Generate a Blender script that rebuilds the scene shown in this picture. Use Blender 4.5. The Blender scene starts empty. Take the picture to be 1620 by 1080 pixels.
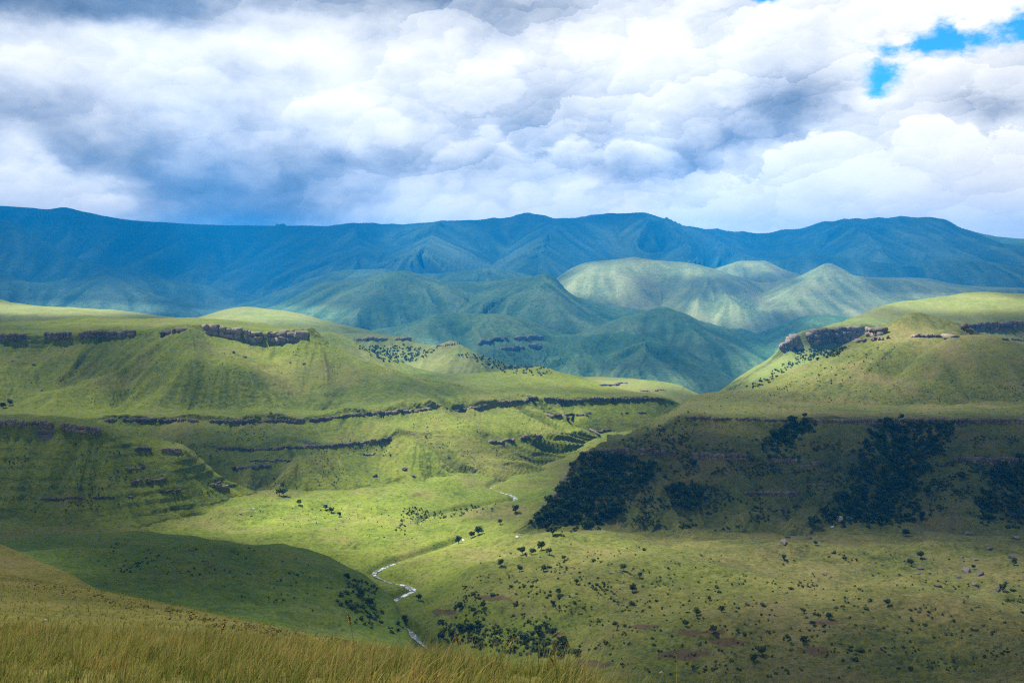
import bpy, math, random
import numpy as np
from mathutils import Vector

# ------------------------------------------------------------------ camera, world, sun, exposure
W0, H0, F0 = 1620.0, 1080.0, 1575.0          # frame of the photograph, focal length in its pixels
HOR = 455.0
PITCH = math.atan((HOR - H0 / 2) / -F0)       # downward tilt
CP, SP = math.cos(PITCH), math.sin(PITCH)
scene = bpy.context.scene
COL = scene.collection
cam_data = bpy.data.cameras.new('camera')
cam = bpy.data.objects.new('camera', cam_data)
COL.objects.link(cam)
cam_data.sensor_width = 36.0
cam_data.lens = 36.0 * F0 / W0
cam_data.clip_start = 0.1
cam_data.clip_end = 60000
cam.location = (0, 0, 0)
cam.rotation_euler = (math.pi / 2 - PITCH, 0, 0)
scene.camera = cam

SUN_EL, SUN_AZ = math.radians(62), math.radians(-58)      # azimuth measured from the view direction, minus = left
SUN = np.array([math.cos(SUN_EL) * math.sin(SUN_AZ), math.cos(SUN_EL) * math.cos(SUN_AZ), math.sin(SUN_EL)])
sd = bpy.data.lights.new('sun', 'SUN')
sd.energy = 5.0
sd.angle = math.radians(0.5)
sd.color = (1.0, 0.95, 0.86)
sun = bpy.data.objects.new('sun', sd)
COL.objects.link(sun)
sun.rotation_euler = Vector(SUN).to_track_quat('Z', 'Y').to_euler()
sun.location = (0, 0, 3000)

vs = scene.view_settings
vs.view_transform = 'Standard'
vs.look = 'None'
vs.gamma = 1
vs.use_curve_mapping = False
vs.exposure = 2.0
cy = scene.cycles
cy.use_denoising = False
cy.max_bounces = 4
cy.diffuse_bounces = 2
cy.glossy_bounces = 2
cy.transmission_bounces = 2
cy.volume_bounces = 1
cy.transparent_max_bounces = 8
cy.caustics_reflective = False
cy.caustics_refractive = False
cy.sample_clamp_indirect = 6.0
cy.filter_width = 1.25


class NT:
    """small helper to write node trees"""
    def __init__(s, tree):
        s.t = tree
        s.n = tree.nodes
        s.l = tree.links

    def set(s, sock, v):
        if hasattr(v, 'is_output'):
            s.l.new(v, sock)
        elif v is not None:
            try:
                sock.default_value = v
            except Exception:
                sock.default_value = (*v, 1.0) if len(v) == 3 else v

    def node(s, typ, ins=None, **kw):
        nd = s.n.new(typ)
        for k, v in kw.items():
            setattr(nd, k, v)
        for k, v in (ins or {}).items():
            s.set(nd.inputs[k], v)
        return nd

    def m(s, op, a, b=None, c=None, clamp=False):
        nd = s.n.new('ShaderNodeMath')
        nd.operation = op
        nd.use_clamp = clamp
        for i, v in enumerate((a, b, c)):
            if v is not None:
                s.set(nd.inputs[i], v)
        return nd.outputs[0]

    def v(s, op, a, b=None, scale=None):
        nd = s.n.new('ShaderNodeVectorMath')
        nd.operation = op
        s.set(nd.inputs[0], a)
        if b is not None:
            s.set(nd.inputs[1], b)
        if scale is not None:
            s.set(nd.inputs['Scale'], scale)
        return nd.outputs['Value'] if op in ('LENGTH', 'DOT_PRODUCT', 'DISTANCE') else nd.outputs[0]

    def mix(s, f, a, b, blend='MIX'):
        nd = s.n.new('ShaderNodeMix')
        nd.data_type = 'RGBA'
        nd.blend_type = blend
        s.set(nd.inputs['Factor'], f)
        ia = [i for i in nd.inputs if i.name == 'A' and i.type == 'RGBA'][0]
        ib = [i for i in nd.inputs if i.name == 'B' and i.type == 'RGBA'][0]
        s.set(ia, a)
        s.set(ib, b)
        return [o for o in nd.outputs if o.type == 'RGBA'][0]

    def fmix(s, f, a, b):
        return s.m('ADD', s.m('MULTIPLY', a, s.m('SUBTRACT', 1.0, f)), s.m('MULTIPLY', b, f))

    def noise(s, vec, scale, detail=3, rough=0.55, dist=0.0, lac=2.0):
        nd = s.node('ShaderNodeTexNoise', {'Vector': vec, 'Scale': scale, 'Detail': detail, 'Roughness': rough,
                                           'Distortion': dist, 'Lacunarity': lac})
        return nd.outputs['Fac'] if 'Fac' in nd.outputs else nd.outputs[0]

    def mr(s, v, a, b, c=0.0, d=1.0, smooth=True):
        nd = s.n.new('ShaderNodeMapRange')
        nd.interpolation_type = 'SMOOTHSTEP' if smooth else 'LINEAR'
        s.set(nd.inputs[0], v)
        for i, x in zip((1, 2, 3, 4), (a, b, c, d)):
            s.set(nd.inputs[i], x)
        return nd.outputs[0]

    def ramp(s, f, stops, interp='LINEAR'):
        nd = s.n.new('ShaderNodeValToRGB')
        s.set(nd.inputs[0], f)
        cr = nd.color_ramp
        cr.interpolation = interp
        while len(cr.elements) < len(stops):
            cr.elements.new(0.5)
        for e, (p, c) in zip(cr.elements, stops):
            e.position = p
            e.color = (*c, 1.0) if len(c) == 3 else c
        return nd.outputs[0]


def az_el(px, py):
    dx = (px - W0 / 2) / F0
    dv = (H0 / 2 - py) / F0
    yy, zz = CP + SP * dv, -SP + CP * dv
    return math.degrees(math.atan2(dx, yy)), math.degrees(math.atan2(zz, math.hypot(dx, yy)))


world = bpy.data.worlds.new('World')
scene.world = world
world.use_nodes = True
wt = NT(world.node_tree)
wt.n.clear()
SKY_STRENGTH = 0.1
SKY_LIFT = 0.0


def build_world():
    t = wt
    sky_t = t.node('ShaderNodeTexSky', sky_type='NISHITA', sun_disc=False, sun_elevation=SUN_EL, sun_rotation=SUN_AZ, altitude=1500.0)
    d = t.v('NORMALIZE', t.node('ShaderNodeTexCoord').outputs['Generated'])
    sx = t.node('ShaderNodeSeparateXYZ', {0: d})
    az = t.m('MULTIPLY', t.m('ARCTAN2', sx.outputs[0], sx.outputs[1]), 180 / math.pi)
    el = t.m('MULTIPLY', t.m('ARCSINE', sx.outputs[2]), 180 / math.pi)
    flat = t.v('MULTIPLY', d, (1, 1, 1.7))

    def shifted(off):
        return t.v('ADD', flat, off)

    # large soft billows bend the cover map, smaller ones fray it
    wz = t.m('SUBTRACT', t.noise(shifted((0.0, 0.0, 3.1)), 11.0, 8, 0.58), 0.5)
    we = t.m('SUBTRACT', t.noise(shifted((5.0, 1.0, 8.4)), 11.0, 8, 0.58), 0.5)
    az2 = t.m('ADD', az, t.m('MULTIPLY', wz, 6.0))
    el2 = t.m('ADD', el, t.m('MULTIPLY', we, 3.4))
    rows = [
        (-30, [(0, .35), (400, .55), (800, .7), (1200, .85), (1620, .9)]),
        (0, [(-200, .14), (0, .16), (180, .20), (360, .36), (470, .50), (600, .62), (720, .52), (860, .60), (960, .72), (1080, .84), (1180, .95), (1300, .97), (1440, .90), (1620, .97)]),
        (40, [(-200, .16), (0, .20), (180, .24), (300, .45), (400, .70), (540, .88), (680, .74), (800, .60), (900, .72), (1080, .95), (1260, .98), (1440, .92), (1620, .97)]),
        (90, [(-200, .55), (0, .62), (120, .82), (260, .86), (400, .84), (540, .98), (640, .90), (740, .88), (880, .95), (1080, .97), (1200, .99), (1330, .93), (1500, 1.0), (1620, 1.0)]),
        (150, [(-200, .70), (0, .72), (90, .70), (180, .80), (300, .70), (420, .66), (500, .92), (560, .95), (650, .82), (760, .84), (880, .66), (960, .80), (1080, .92), (1160, .62), (1230, .30), (1290, .45), (1350, .75), (1420, .98), (1500, .92), (1570, .62), (1620, .75)]),
        (205, [(-200, .48), (0, .42), (90, .52), (180, .62), (300, .64), (420, .68), (520, .90), (640, .84), (700, .72), (800, .78), (880, .58), (980, .78), (1060, .75), (1140, .50), (1210, .34), (1270, .50), (1340, .92), (1470, 1.0), (1540, .70), (1590, .42), (1640, .45)]),
        (262, [(-200, .80), (0, .84), (50, .70), (120, .42), (200, .40), (300, .48), (400, .50), (540, .50), (650, .62), (740, .56), (860, .60), (950, .48), (1030, .40), (1100, .50), (1170, .84), (1260, .98), (1400, .95), (1500, .92), (1620, .96)]),
        (308, [(-200, .90), (0, .92), (80, .85), (150, .66), (210, .44), (290, .30), (370, .26), (450, .36), (540, .50), (620, .74), (700, .86), (780, .78), (900, .84), (1000, .82), (1080, .88), (1200, .98), (1300, .97), (1440, .94), (1620, .90)]),
        (345, [(-200, .85), (0, .88), (110, .90), (200, .62), (270, .34), (350, .22), (440, .30), (530, .60), (620, .95), (700, .88), (800, .85), (900, .95), (1040, .90), (1150, .97), (1260, 1.0), (1380, .85), (1470, .55), (1540, .34), (1620, .36)]),
        (385, [(-200, .6), (0, .6), (300, .3), (500, .5), (700, .8), (1250, .95), (1450, .5), (1620, .33)]),
    ]
    a0, a1 = az_el(-300, 200)[0], az_el(1920, 200)[0]
    u = t.mr(az2, a0, a1, 0, 1, False)
    prev = None
    for py, st in rows:
        e = az_el(810, py)[1]
        stops = [((az_el(p, 200)[0] - a0) / (a1 - a0), (b, b, b)) for p, b in st]
        r = t.ramp(u, stops, 'B_SPLINE')
        if prev is None:
            acc = r
        else:
            acc = t.mix(t.mr(el2, prev, e), acc, r)
        prev = e
    tone = t.node('ShaderNodeRGBToBW', {0: acc}).outputs[0]
    # overhead and behind: plain broken overcast
    tone = t.fmix(t.mr(el, 17, 26), tone, 0.42)
    tone = t.fmix(t.mr(t.m('ABSOLUTE', az), 36, 60), tone, 0.36)

    # heaped cumulus in front of the soft sheet: bright frayed rims, greyer bodies
    crisp = t.m('MULTIPLY', t.mr(az, -22, 5, 0.12, 1.0), t.mr(tone, 0.1, 0.5, 0.35, 1.0))
    wv = t.node('ShaderNodeTexNoise', {'Vector': flat, 'Scale': 17.0, 'Detail': 8, 'Roughness': 0.64})
    pb = t.v('ADD', flat, t.v('SCALE', t.v('SUBTRACT', wv.outputs['Color'], (0.5, 0.5, 0.5)), scale=0.060))

    LD = (-0.42, -0.25, 0.87)

    def ball(off, sc):
        """rounded heads: nearness to a head's middle, and how far its surface turns to the light"""
        q = t.v('ADD', pb, off)
        nd = t.node('ShaderNodeTexVoronoi', {'Vector': q, 'Scale': sc, 'Randomness': 0.9}, feature='F1')
        e = t.v('SUBTRACT', q, nd.outputs['Position'])
        return t.m('SUBTRACT', 1.0, nd.outputs['Distance']), t.m('MULTIPLY', t.v('DOT_PRODUCT', e, LD), sc)
    g1, s1 = ball((0.0, 0.0, 0.0), 9.0)
    g2, s2 = ball((3.0, 1.0, 2.0), 20.0)
    g3, s3 = ball((5.0, 2.0, 7.0), 44.0)
    f1 = t.m('ADD', t.m('MULTIPLY', g1, 0.6), t.m('MULTIPLY', g2, 0.4))
    f2 = t.m('ADD', t.m('MULTIPLY', g2, 0.5), t.m('MULTIPLY', g3, 0.5))
    r1 = t.m('ADD', t.m('MULTIPLY', s1, 0.12), t.m('MULTIPLY', t.m('SUBTRACT', g1, 0.5), 0.10))
    r2 = t.m('ADD', t.m('MULTIPLY', s2, 0.075), t.m('ADD', t.m('MULTIPLY', s3, 0.05), t.m('MULTIPLY', t.m('SUBTRACT', g2, 0.5), 0.08)))
    n_c = t.noise(pb, 30.0, 7, 0.62)
    # cumulus bodies with a defined edge
    edge = t.mr(t.m('ADD', f1, t.m('MULTIPLY', t.m('SUBTRACT', n_c, 0.5), 0.22)), 0.47, 0.56)
    body = t.m('MULTIPLY', t.m('SUBTRACT', edge, 0.5), 0.10)
    n_s = t.noise(shifted((3.0, 7.0, 1.0)), 8.0, 3, 0.5)
    n_t = t.noise(t.v('ADD', shifted((1.0, 9.0, 4.0)), t.v('SCALE', t.v('SUBTRACT', wv.outputs['Color'], (0.5, 0.5, 0.5)), scale=0.03)), 19.0, 6, 0.52)
    soft = t.m('ADD', t.m('MULTIPLY', t.m('SUBTRACT', n_s, 0.5), 0.32), t.m('MULTIPLY', t.m('SUBTRACT', n_t, 0.5), 0.62))
    heap = t.m('ADD', t.m('MULTIPLY', r1, 1.1), t.m('ADD', t.m('MULTIPLY', r2, 1.0), body))
    T = t.m('ADD', tone, t.m('MULTIPLY', heap, t.m('ADD', t.m('MULTIPLY', crisp, 0.85), 0.15)))
    T = t.m('ADD', T, t.m('MULTIPLY', soft, t.m('SUBTRACT', 1.0, t.m('MULTIPLY', crisp, 0.35))))
    T = t.m('ADD', t.m('MULTIPLY', t.m('SUBTRACT', T, 0.5), 1.12), 0.41)

    # three cumulus banks with hard, heaped upper edges standing in front of the sheet
    fray = t.m('ADD', t.m('MULTIPLY', t.m('SUBTRACT', f1, 0.52), 5.0), t.m('ADD', t.m('MULTIPLY', t.m('SUBTRACT', f2, 0.52), 2.2), t.m('MULTIPLY', t.m('SUBTRACT', n_c, 0.5), 1.6)))
    relief = t.m('ADD', t.m('MULTIPLY', r1, 1.0), t.m('ADD', t.m('MULTIPLY', r2, 1.0), t.m('MULTIPLY', t.m('SUBTRACT', n_t, 0.5), 0.4)))
    for pts, e_lo, top, low, dep, soft_w in [
            ([(860, 160), (930, 150), (1000, 92), (1080, 80), (1150, 55), (1210, 22), (1290, 14), (1350, 60), (1440, 90)], 150, 0.97, 0.72, 3.2, 0.35),
            ([(370, 215), (430, 196), (468, 150), (510, 128), (560, 134), (605, 150), (650, 176), (740, 210)], 195, 0.97, 0.74, 2.6, 0.5),
            ([(-300, 140), (-100, 130), (20, 105), (110, 88), (200, 96), (290, 84), (360, 120), (450, 130)], 150, 0.86, 0.66, 2.6, 1.2),
            ([(540, 275), (640, 262), (710, 214), (780, 192), (850, 226), (905, 214), (980, 196), (1060, 232), (1150, 260)], 262, 0.84, 0.48, 2.6, 0.5),
            ([(-300, 262), (-100, 262), (0, 255), (60, 262), (130, 285), (260, 330)], 420, 0.90, 0.74, 2.6, 1.0),
            ([(1310, 190), (1368, 175), (1392, 135), (1430, 98), (1480, 100), (1540, 76), (1580, 62), (1640, 46), (1760, 30)], 178, 0.96, 0.70, 3.4, 0.22),
            ([(900, 360), (1010, 335), (1100, 312), (1170, 288), (1225, 248), (1285, 212), (1340, 218), (1395, 214), (1435, 190), (1480, 182), (1520, 204), (1565, 228), (1640, 252), (1760, 270)], 420, 0.97, 0.88, 4.0, 0.22),
            ([(480, 360), (590, 352), (660, 322), (740, 318), (820, 308), (900, 316), (980, 312), (1060, 318), (1140, 330), (1260, 350)], 420, 0.94, 0.90, 2.0, 1.8)]:
        es = [az_el(810, y)[1] for _, y in pts]
        stops = [((az_el(x, 200)[0] - a0) / (a1 - a0), (e / 20 + .2,) * 3) for (x, _), e in zip(pts, es)]
        stops = [(max(0.0, min(1.0, p)), c) for p, c in stops]
        top_e = t.m('MULTIPLY', t.m('SUBTRACT', t.node('ShaderNodeRGBToBW', {0: t.ramp(t.mr(az, a0, a1, 0, 1, False), stops, 'EASE')}).outputs[0], 0.2), 20.0)
        dd = t.m('SUBTRACT', t.m('ADD', top_e, t.m('MULTIPLY', fray, 0.55)), el)
        mk = t.mr(dd, 0.0, soft_w)
        if pts[0][0] > -250:
            mk = t.m('MULTIPLY', mk, t.mr(az2, az_el(pts[0][0], 200)[0], az_el(pts[0][0] + 130, 200)[0]))
        if pts[-1][0] < 1700:
            mk = t.m('MULTIPLY', mk, t.mr(az2, az_el(pts[-1][0] - 130, 200)[0], az_el(pts[-1][0], 200)[0], 1.0, 0.0))
        if e_lo < 400:
            mk = t.m('MULTIPLY', mk, t.mr(el, az_el(810, e_lo + 30)[1], az_el(810, e_lo - 45)[1]))
        ft = t.m('ADD', t.mr(dd, 0.1, dep, top, low), relief)
        T = t.fmix(mk, T, ft)
    K = 1.0 / 2 ** vs.exposure
    def lin(r, g, b, k=1.0):
        f = lambda c: ((c / 255 + 0.055) / 1.055) ** 2.4 if c > 10 else c / 255 / 12.92
        return (f(r) * K * k, f(g) * K * k, f(b) * K * k)
    cc = t.ramp(T, [(p, lin(*c)) for p, c in SKYC])
    # blue gaps
    holes = [(1500, 66, 110, 22), (1392, 116, 34, 26), (1600, 36, 60, 20), (1226, 4, 22, 9)]
    hm = None
    hz = t.m('ADD', az, t.m('MULTIPLY', wz, 3.2))
    he = t.m('ADD', el, t.m('MULTIPLY', we, 2.6))
    for x, y, rx, ry in holes:
        ca, ce = az_el(x, y)
        ra, re = rx / F0 * 57.3, ry / F0 * 57.3
        q = t.m('ADD', t.m('POWER', t.m('ABSOLUTE', t.m('DIVIDE', t.m('SUBTRACT', hz, ca), ra)), 2.0),
                t.m('POWER', t.m('ABSOLUTE', t.m('DIVIDE', t.m('SUBTRACT', he, ce), re)), 2.0))
        g = t.m('SUBTRACT', 1.0, t.m('SQRT', q))
        hm = g if hm is None else t.m('MAXIMUM', hm, g)
    hm = t.m('ADD', hm, t.m('ADD', t.m('MULTIPLY', t.m('SUBTRACT', n_c, 0.5), 2.6), t.m('MULTIPLY', t.m('SUBTRACT', 0.5, f2), 1.2)))
    hm = t.mr(hm, -0.3, 0.8)
    blue = t.v('MULTIPLY', sky_t.outputs[0], (SKY_STRENGTH * 0.07, SKY_STRENGTH * 0.34, SKY_STRENGTH * 0.50))
    col = t.mix(hm, cc, blue)
    air = t.mr(el, 3.0, 17.0, HORIZON_GAIN, 1.24, False)
    col = t.v('SCALE', col, scale=air)
    bg = t.node('ShaderNodeBackground', {'Color': col, 'Strength': 1.0})
    t.l.new(bg.outputs[0], t.node('ShaderNodeOutputWorld').inputs[0])


# cloud radiances from the darkest base to the sunlit tops
HORIZON_GAIN = 1.85
SKYC = [(0.05, (98, 110, 128, 1.0)), (0.25, (136, 147, 163, 1.0)), (0.45, (182, 188, 197, 1.0)), (0.65, (222, 224, 226, 1.0)),
        (0.85, (248, 246, 241, 1.02)), (1.0, (255, 252, 244, 1.12))]
world.cycles.sampling_method = 'MANUAL'
world.cycles.sample_map_resolution = 256
build_world()

# ------------------------------------------------------------------ numeric helpers
def _hash(ix, iy, seed):
    ix = ix.astype(np.int64)
    iy = iy.astype(np.int64)
    h = (ix * 374761393 + iy * 668265263 + seed * 974634777) & 0xFFFFFFFF
    h = ((h ^ (h >> 13)) * 1274126177) & 0xFFFFFFFF
    h = (h ^ (h >> 16)) & 0xFFFFFFFF
    return h


def perlin(x, y, seed=0):
    x0 = np.floor(x)
    y0 = np.floor(y)
    fx = x - x0
    fy = y - y0
    u = fx * fx * fx * (fx * (fx * 6 - 15) + 10)
    v = fy * fy * fy * (fy * (fy * 6 - 15) + 10)

    def g(ix, iy, dx, dy):
        a = _hash(ix, iy, seed) * (2 * math.pi / 4294967296.0)
        return np.cos(a) * dx + np.sin(a) * dy
    n00 = g(x0, y0, fx, fy)
    n10 = g(x0 + 1, y0, fx - 1, fy)
    n01 = g(x0, y0 + 1, fx, fy - 1)
    n11 = g(x0 + 1, y0 + 1, fx - 1, fy - 1)
    return ((n00 * (1 - u) + n10 * u) * (1 - v) + (n01 * (1 - u) + n11 * u) * v) * 1.5


def fbm(x, y, octaves=4, seed=0, gain=0.5, lac=2.03):
    a, s, t = 1.0, 0.0, 0.0
    for o in range(octaves):
        s = s + a * perlin(x, y, seed + o * 17)
        t += a
        a *= gain
        x = x * lac + 13.7
        y = y * lac - 7.3
    return s / t


def pchip(xs, ys, x):
    xs = np.asarray(xs, float)
    ys = np.asarray(ys, float)
    h = np.diff(xs)
    d = np.diff(ys) / h
    m = np.zeros_like(ys)
    if len(xs) > 2:
        w1 = 2 * h[1:] + h[:-1]
        w2 = h[1:] + 2 * h[:-1]
        ok = d[1:] * d[:-1] > 0
        with np.errstate(divide='ignore', invalid='ignore'):
            m[1:-1] = np.where(ok, (w1 + w2) / (w1 / d[:-1] + w2 / d[1:]), 0)
    m[0], m[-1] = d[0], d[-1]
    x = np.clip(x, xs[0], xs[-1])
    i = np.clip(np.searchsorted(xs, x, side='right') - 1, 0, len(h) - 1)
    t = (x - xs[i]) / h[i]
    return ((1 + 2 * t) * (1 - t) ** 2 * ys[i] + t * (1 - t) ** 2 * h[i] * m[i]
            + t * t * (3 - 2 * t) * ys[i + 1] + t * t * (t - 1) * h[i] * m[i + 1])


def ray(px, py):
    dx = (np.asarray(px, float) - W0 / 2) / F0
    dv = (H0 / 2 - np.asarray(py, float)) / F0
    return dx, CP + SP * dv, -SP + CP * dv


def world_at(px, py, Y):
    dx, yy, zz = ray(px, py)
    k = Y / yy
    return dx * k, np.asarray(Y, float) + 0 * k, zz * k


def project(x, y, z):
    f = y * CP - z * SP
    v = y * SP + z * CP
    return W0 / 2 + F0 * x / f, H0 / 2 - F0 * v / f


def x_of(px, Y, Z):
    s = Z / Y
    dv = (s * CP + SP) / (CP - s * SP)
    return (px - W0 / 2) / F0 * Y / (CP + SP * dv)


def grad_grid(P):
    zr, zc = np.gradient(P[2])
    xr, xc = np.gradient(P[0])
    yr, yc = np.gradient(P[1])
    det = xr * yc - xc * yr
    det = np.where(np.abs(det) < 1e-6, 1e-6, det)
    gx = (zr * yc - zc * yr) / det
    gy = (xr * zc - xc * zr) / det
    return gx, gy, (xr, xc, yr, yc, det)


def bil(A, r, c):
    r = np.clip(r, 0, A.shape[0] - 1.001)
    c = np.clip(c, 0, A.shape[1] - 1.001)
    i = r.astype(int)
    j = c.astype(int)
    fr = r - i
    fc = c - j
    return (A[i, j] * (1 - fr) * (1 - fc) + A[i + 1, j] * fr * (1 - fc)
            + A[i, j + 1] * (1 - fr) * fc + A[i + 1, j + 1] * fr * fc)


def lic(P, n, length, step):
    """smear noise n down the fall line of the surface: gullies and spurs"""
    gx, gy, (xr, xc, yr, yc, det) = grad_grid(P)
    gl = np.sqrt(gx * gx + gy * gy) + 1e-4
    dx, dy = -gx / gl * step, -gy / gl * step
    vr = np.clip((dx * yc - dy * xc) / det, -4, 4)
    vc = np.clip((xr * dy - yr * dx) / det, -4, 4)
    R, C = np.meshgrid(np.arange(n.shape[0], dtype=float), np.arange(n.shape[1], dtype=float), indexing='ij')
    tot = n.copy()
    k = max(1, int(length / step))
    for sgn in (1, -1):
        r, c = R.copy(), C.copy()
        for q in range(k):
            a = bil(vr, r, c)
            b = bil(vc, r, c)
            r = np.clip(r + sgn * a, 0, n.shape[0] - 1.01)
            c = np.clip(c + sgn * b, 0, n.shape[1] - 1.01)
            tot += bil(n, r, c) * (1 - q / k)
    tot -= tot.mean()
    return tot / (tot.std() + 1e-9), gl


def blur(A, k):
    for _ in range(k):
        B = np.pad(A, 1, mode='edge')
        A = (B[:-2, 1:-1] + B[2:, 1:-1] + B[1:-1, :-2] + B[1:-1, 2:] + 2 * B[1:-1, 1:-1]) / 6
    return A


def seg_dist(x, y, pts):
    """distance to a polyline in plan, and its height there"""
    best = np.full(np.shape(x), 1e9)
    hz = np.zeros(np.shape(x))
    for (ax, ay, az), (bx, by, bz) in zip(pts[:-1], pts[1:]):
        ux, uy = bx - ax, by - ay
        t = np.clip(((x - ax) * ux + (y - ay) * uy) / (ux * ux + uy * uy + 1e-9), 0, 1)
        d = np.hypot(x - ax - t * ux, y - ay - t * uy)
        m = d < best
        best = np.where(m, d, best)
        hz = np.where(m, az + t * (bz - az), hz)
    return best, hz


def tps(pts, x, y):
    p = np.asarray(pts, float)
    s = 1 / 500.0
    q = p[:, :2] * s
    n = len(p)

    def U(r2):
        return np.where(r2 > 1e-12, r2 * np.log(r2 + 1e-12), 0)
    d2 = ((q[:, None] - q[None]) ** 2).sum(-1)
    A = np.zeros((n + 3, n + 3))
    A[:n, :n] = U(d2) + np.eye(n) * 0.02
    A[:n, n] = 1
    A[:n, n + 1:] = q
    A[n, :n] = 1
    A[n + 1:, :n] = q.T
    w = np.linalg.solve(A, np.concatenate([p[:, 2], np.zeros(3)]))
    x = x * s
    y = y * s
    o = w[n] + w[n + 1] * x + w[n + 2] * y
    for i in range(n):
        o = o + w[i] * U((x - q[i, 0]) ** 2 + (y - q[i, 1]) ** 2)
    return o


# ------------------------------------------------------------------ mesh helpers
def mesh_from(name, verts, faces, mat=None, smooth=True, attrs=None, parent=None, nloop=4):
    """verts (n,3), faces (m,k) arrays -> one mesh object"""
    me = bpy.data.meshes.new(name)
    verts = np.ascontiguousarray(verts, dtype=np.float32)
    faces = np.ascontiguousarray(faces, dtype=np.int32)
    k = faces.shape[1]
    me.vertices.add(len(verts))
    me.vertices.foreach_set('co', verts.ravel())
    me.loops.add(faces.size)
    me.loops.foreach_set('vertex_index', faces.ravel())
    me.polygons.add(len(faces))
    me.polygons.foreach_set('loop_start', np.arange(0, faces.size, k, dtype=np.int32))
    try:
        me.polygons.foreach_set('loop_total', np.full(len(faces), k, dtype=np.int32))
    except Exception:
        pass
    me.update(calc_edges=True)
    if smooth:
        me.polygons.foreach_set('use_smooth', np.ones(len(faces), dtype=bool))
    for an, av in (attrs or {}).items():
        at = me.attributes.new(an, 'FLOAT', 'POINT')
        at.data.foreach_set('value', np.ascontiguousarray(av, dtype=np.float32).ravel())
    if mat:
        me.materials.append(mat)
    o = bpy.data.objects.new(name, me)
    COL.objects.link(o)
    if parent:
        o.parent = parent
    return o


def grid_faces(nr, nc):
    i = np.arange(nr * nc).reshape(nr, nc)
    return np.stack([i[:-1, :-1].ravel(), i[:-1, 1:].ravel(), i[1:, 1:].ravel(), i[1:, :-1].ravel()], 1)


def tag(o, label=None, cat=None, group=None, kind=None):
    if label:
        o['label'] = label
    if cat:
        o['category'] = cat
    if group:
        o['group'] = group
    if kind:
        o['kind'] = kind
    return o


# depth buffer of everything built as terrain: a pixel -> the point of ground seen there
BS = 2.0
BW, BH = int(W0 / BS) + 200, int(H0 / BS) + 100
ZB = np.full((BH, BW), np.inf)
PB = np.zeros((BH, BW, 3))
LB = np.full((BH, BW), -1, dtype=int)
LAYERS = []


def splat(P):
    x, y, z = [a.ravel() for a in P]
    px, py = project(x, y, z)
    j = np.floor(px / BS).astype(int) + 100
    i = np.floor(py / BS).astype(int) + 50
    ok = (i >= 0) & (i < BH) & (j >= 0) & (j < BW) & (y > 1)
    i, j, x, y, z = i[ok], j[ok], x[ok], y[ok], z[ok]
    o = np.argsort(-y)
    i, j, x, y, z = i[o], j[o], x[o], y[o], z[o]
    zb = np.full((BH, BW), np.inf)
    pb = np.zeros((BH, BW, 3))
    zb[i, j] = y
    pb[i, j, 0] = x
    pb[i, j, 1] = y
    pb[i, j, 2] = z
    for _ in range(3):                       # close pinholes
        for di, dj in ((1, 0), (-1, 0), (0, 1), (0, -1)):
            s = np.roll(zb, (di, dj), (0, 1))
            sp = np.roll(pb, (di, dj), (0, 1))
            opp = np.roll(zb, (-di, -dj), (0, 1))
            f = np.isinf(zb) & ~np.isinf(s) & ~np.isinf(opp)
            zb[f] = s[f]
            pb[f] = sp[f]
    m = zb < ZB
    ZB[m] = zb[m]
    PB[m] = pb[m]
    LB[m] = len(LAYERS)


def hit(px, py):
    i = int(py / BS) + 50
    j = int(px / BS) + 100
    if 0 <= i < BH and 0 <= j < BW and np.isfinite(ZB[i, j]):
        return PB[i, j]
    return None


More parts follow.
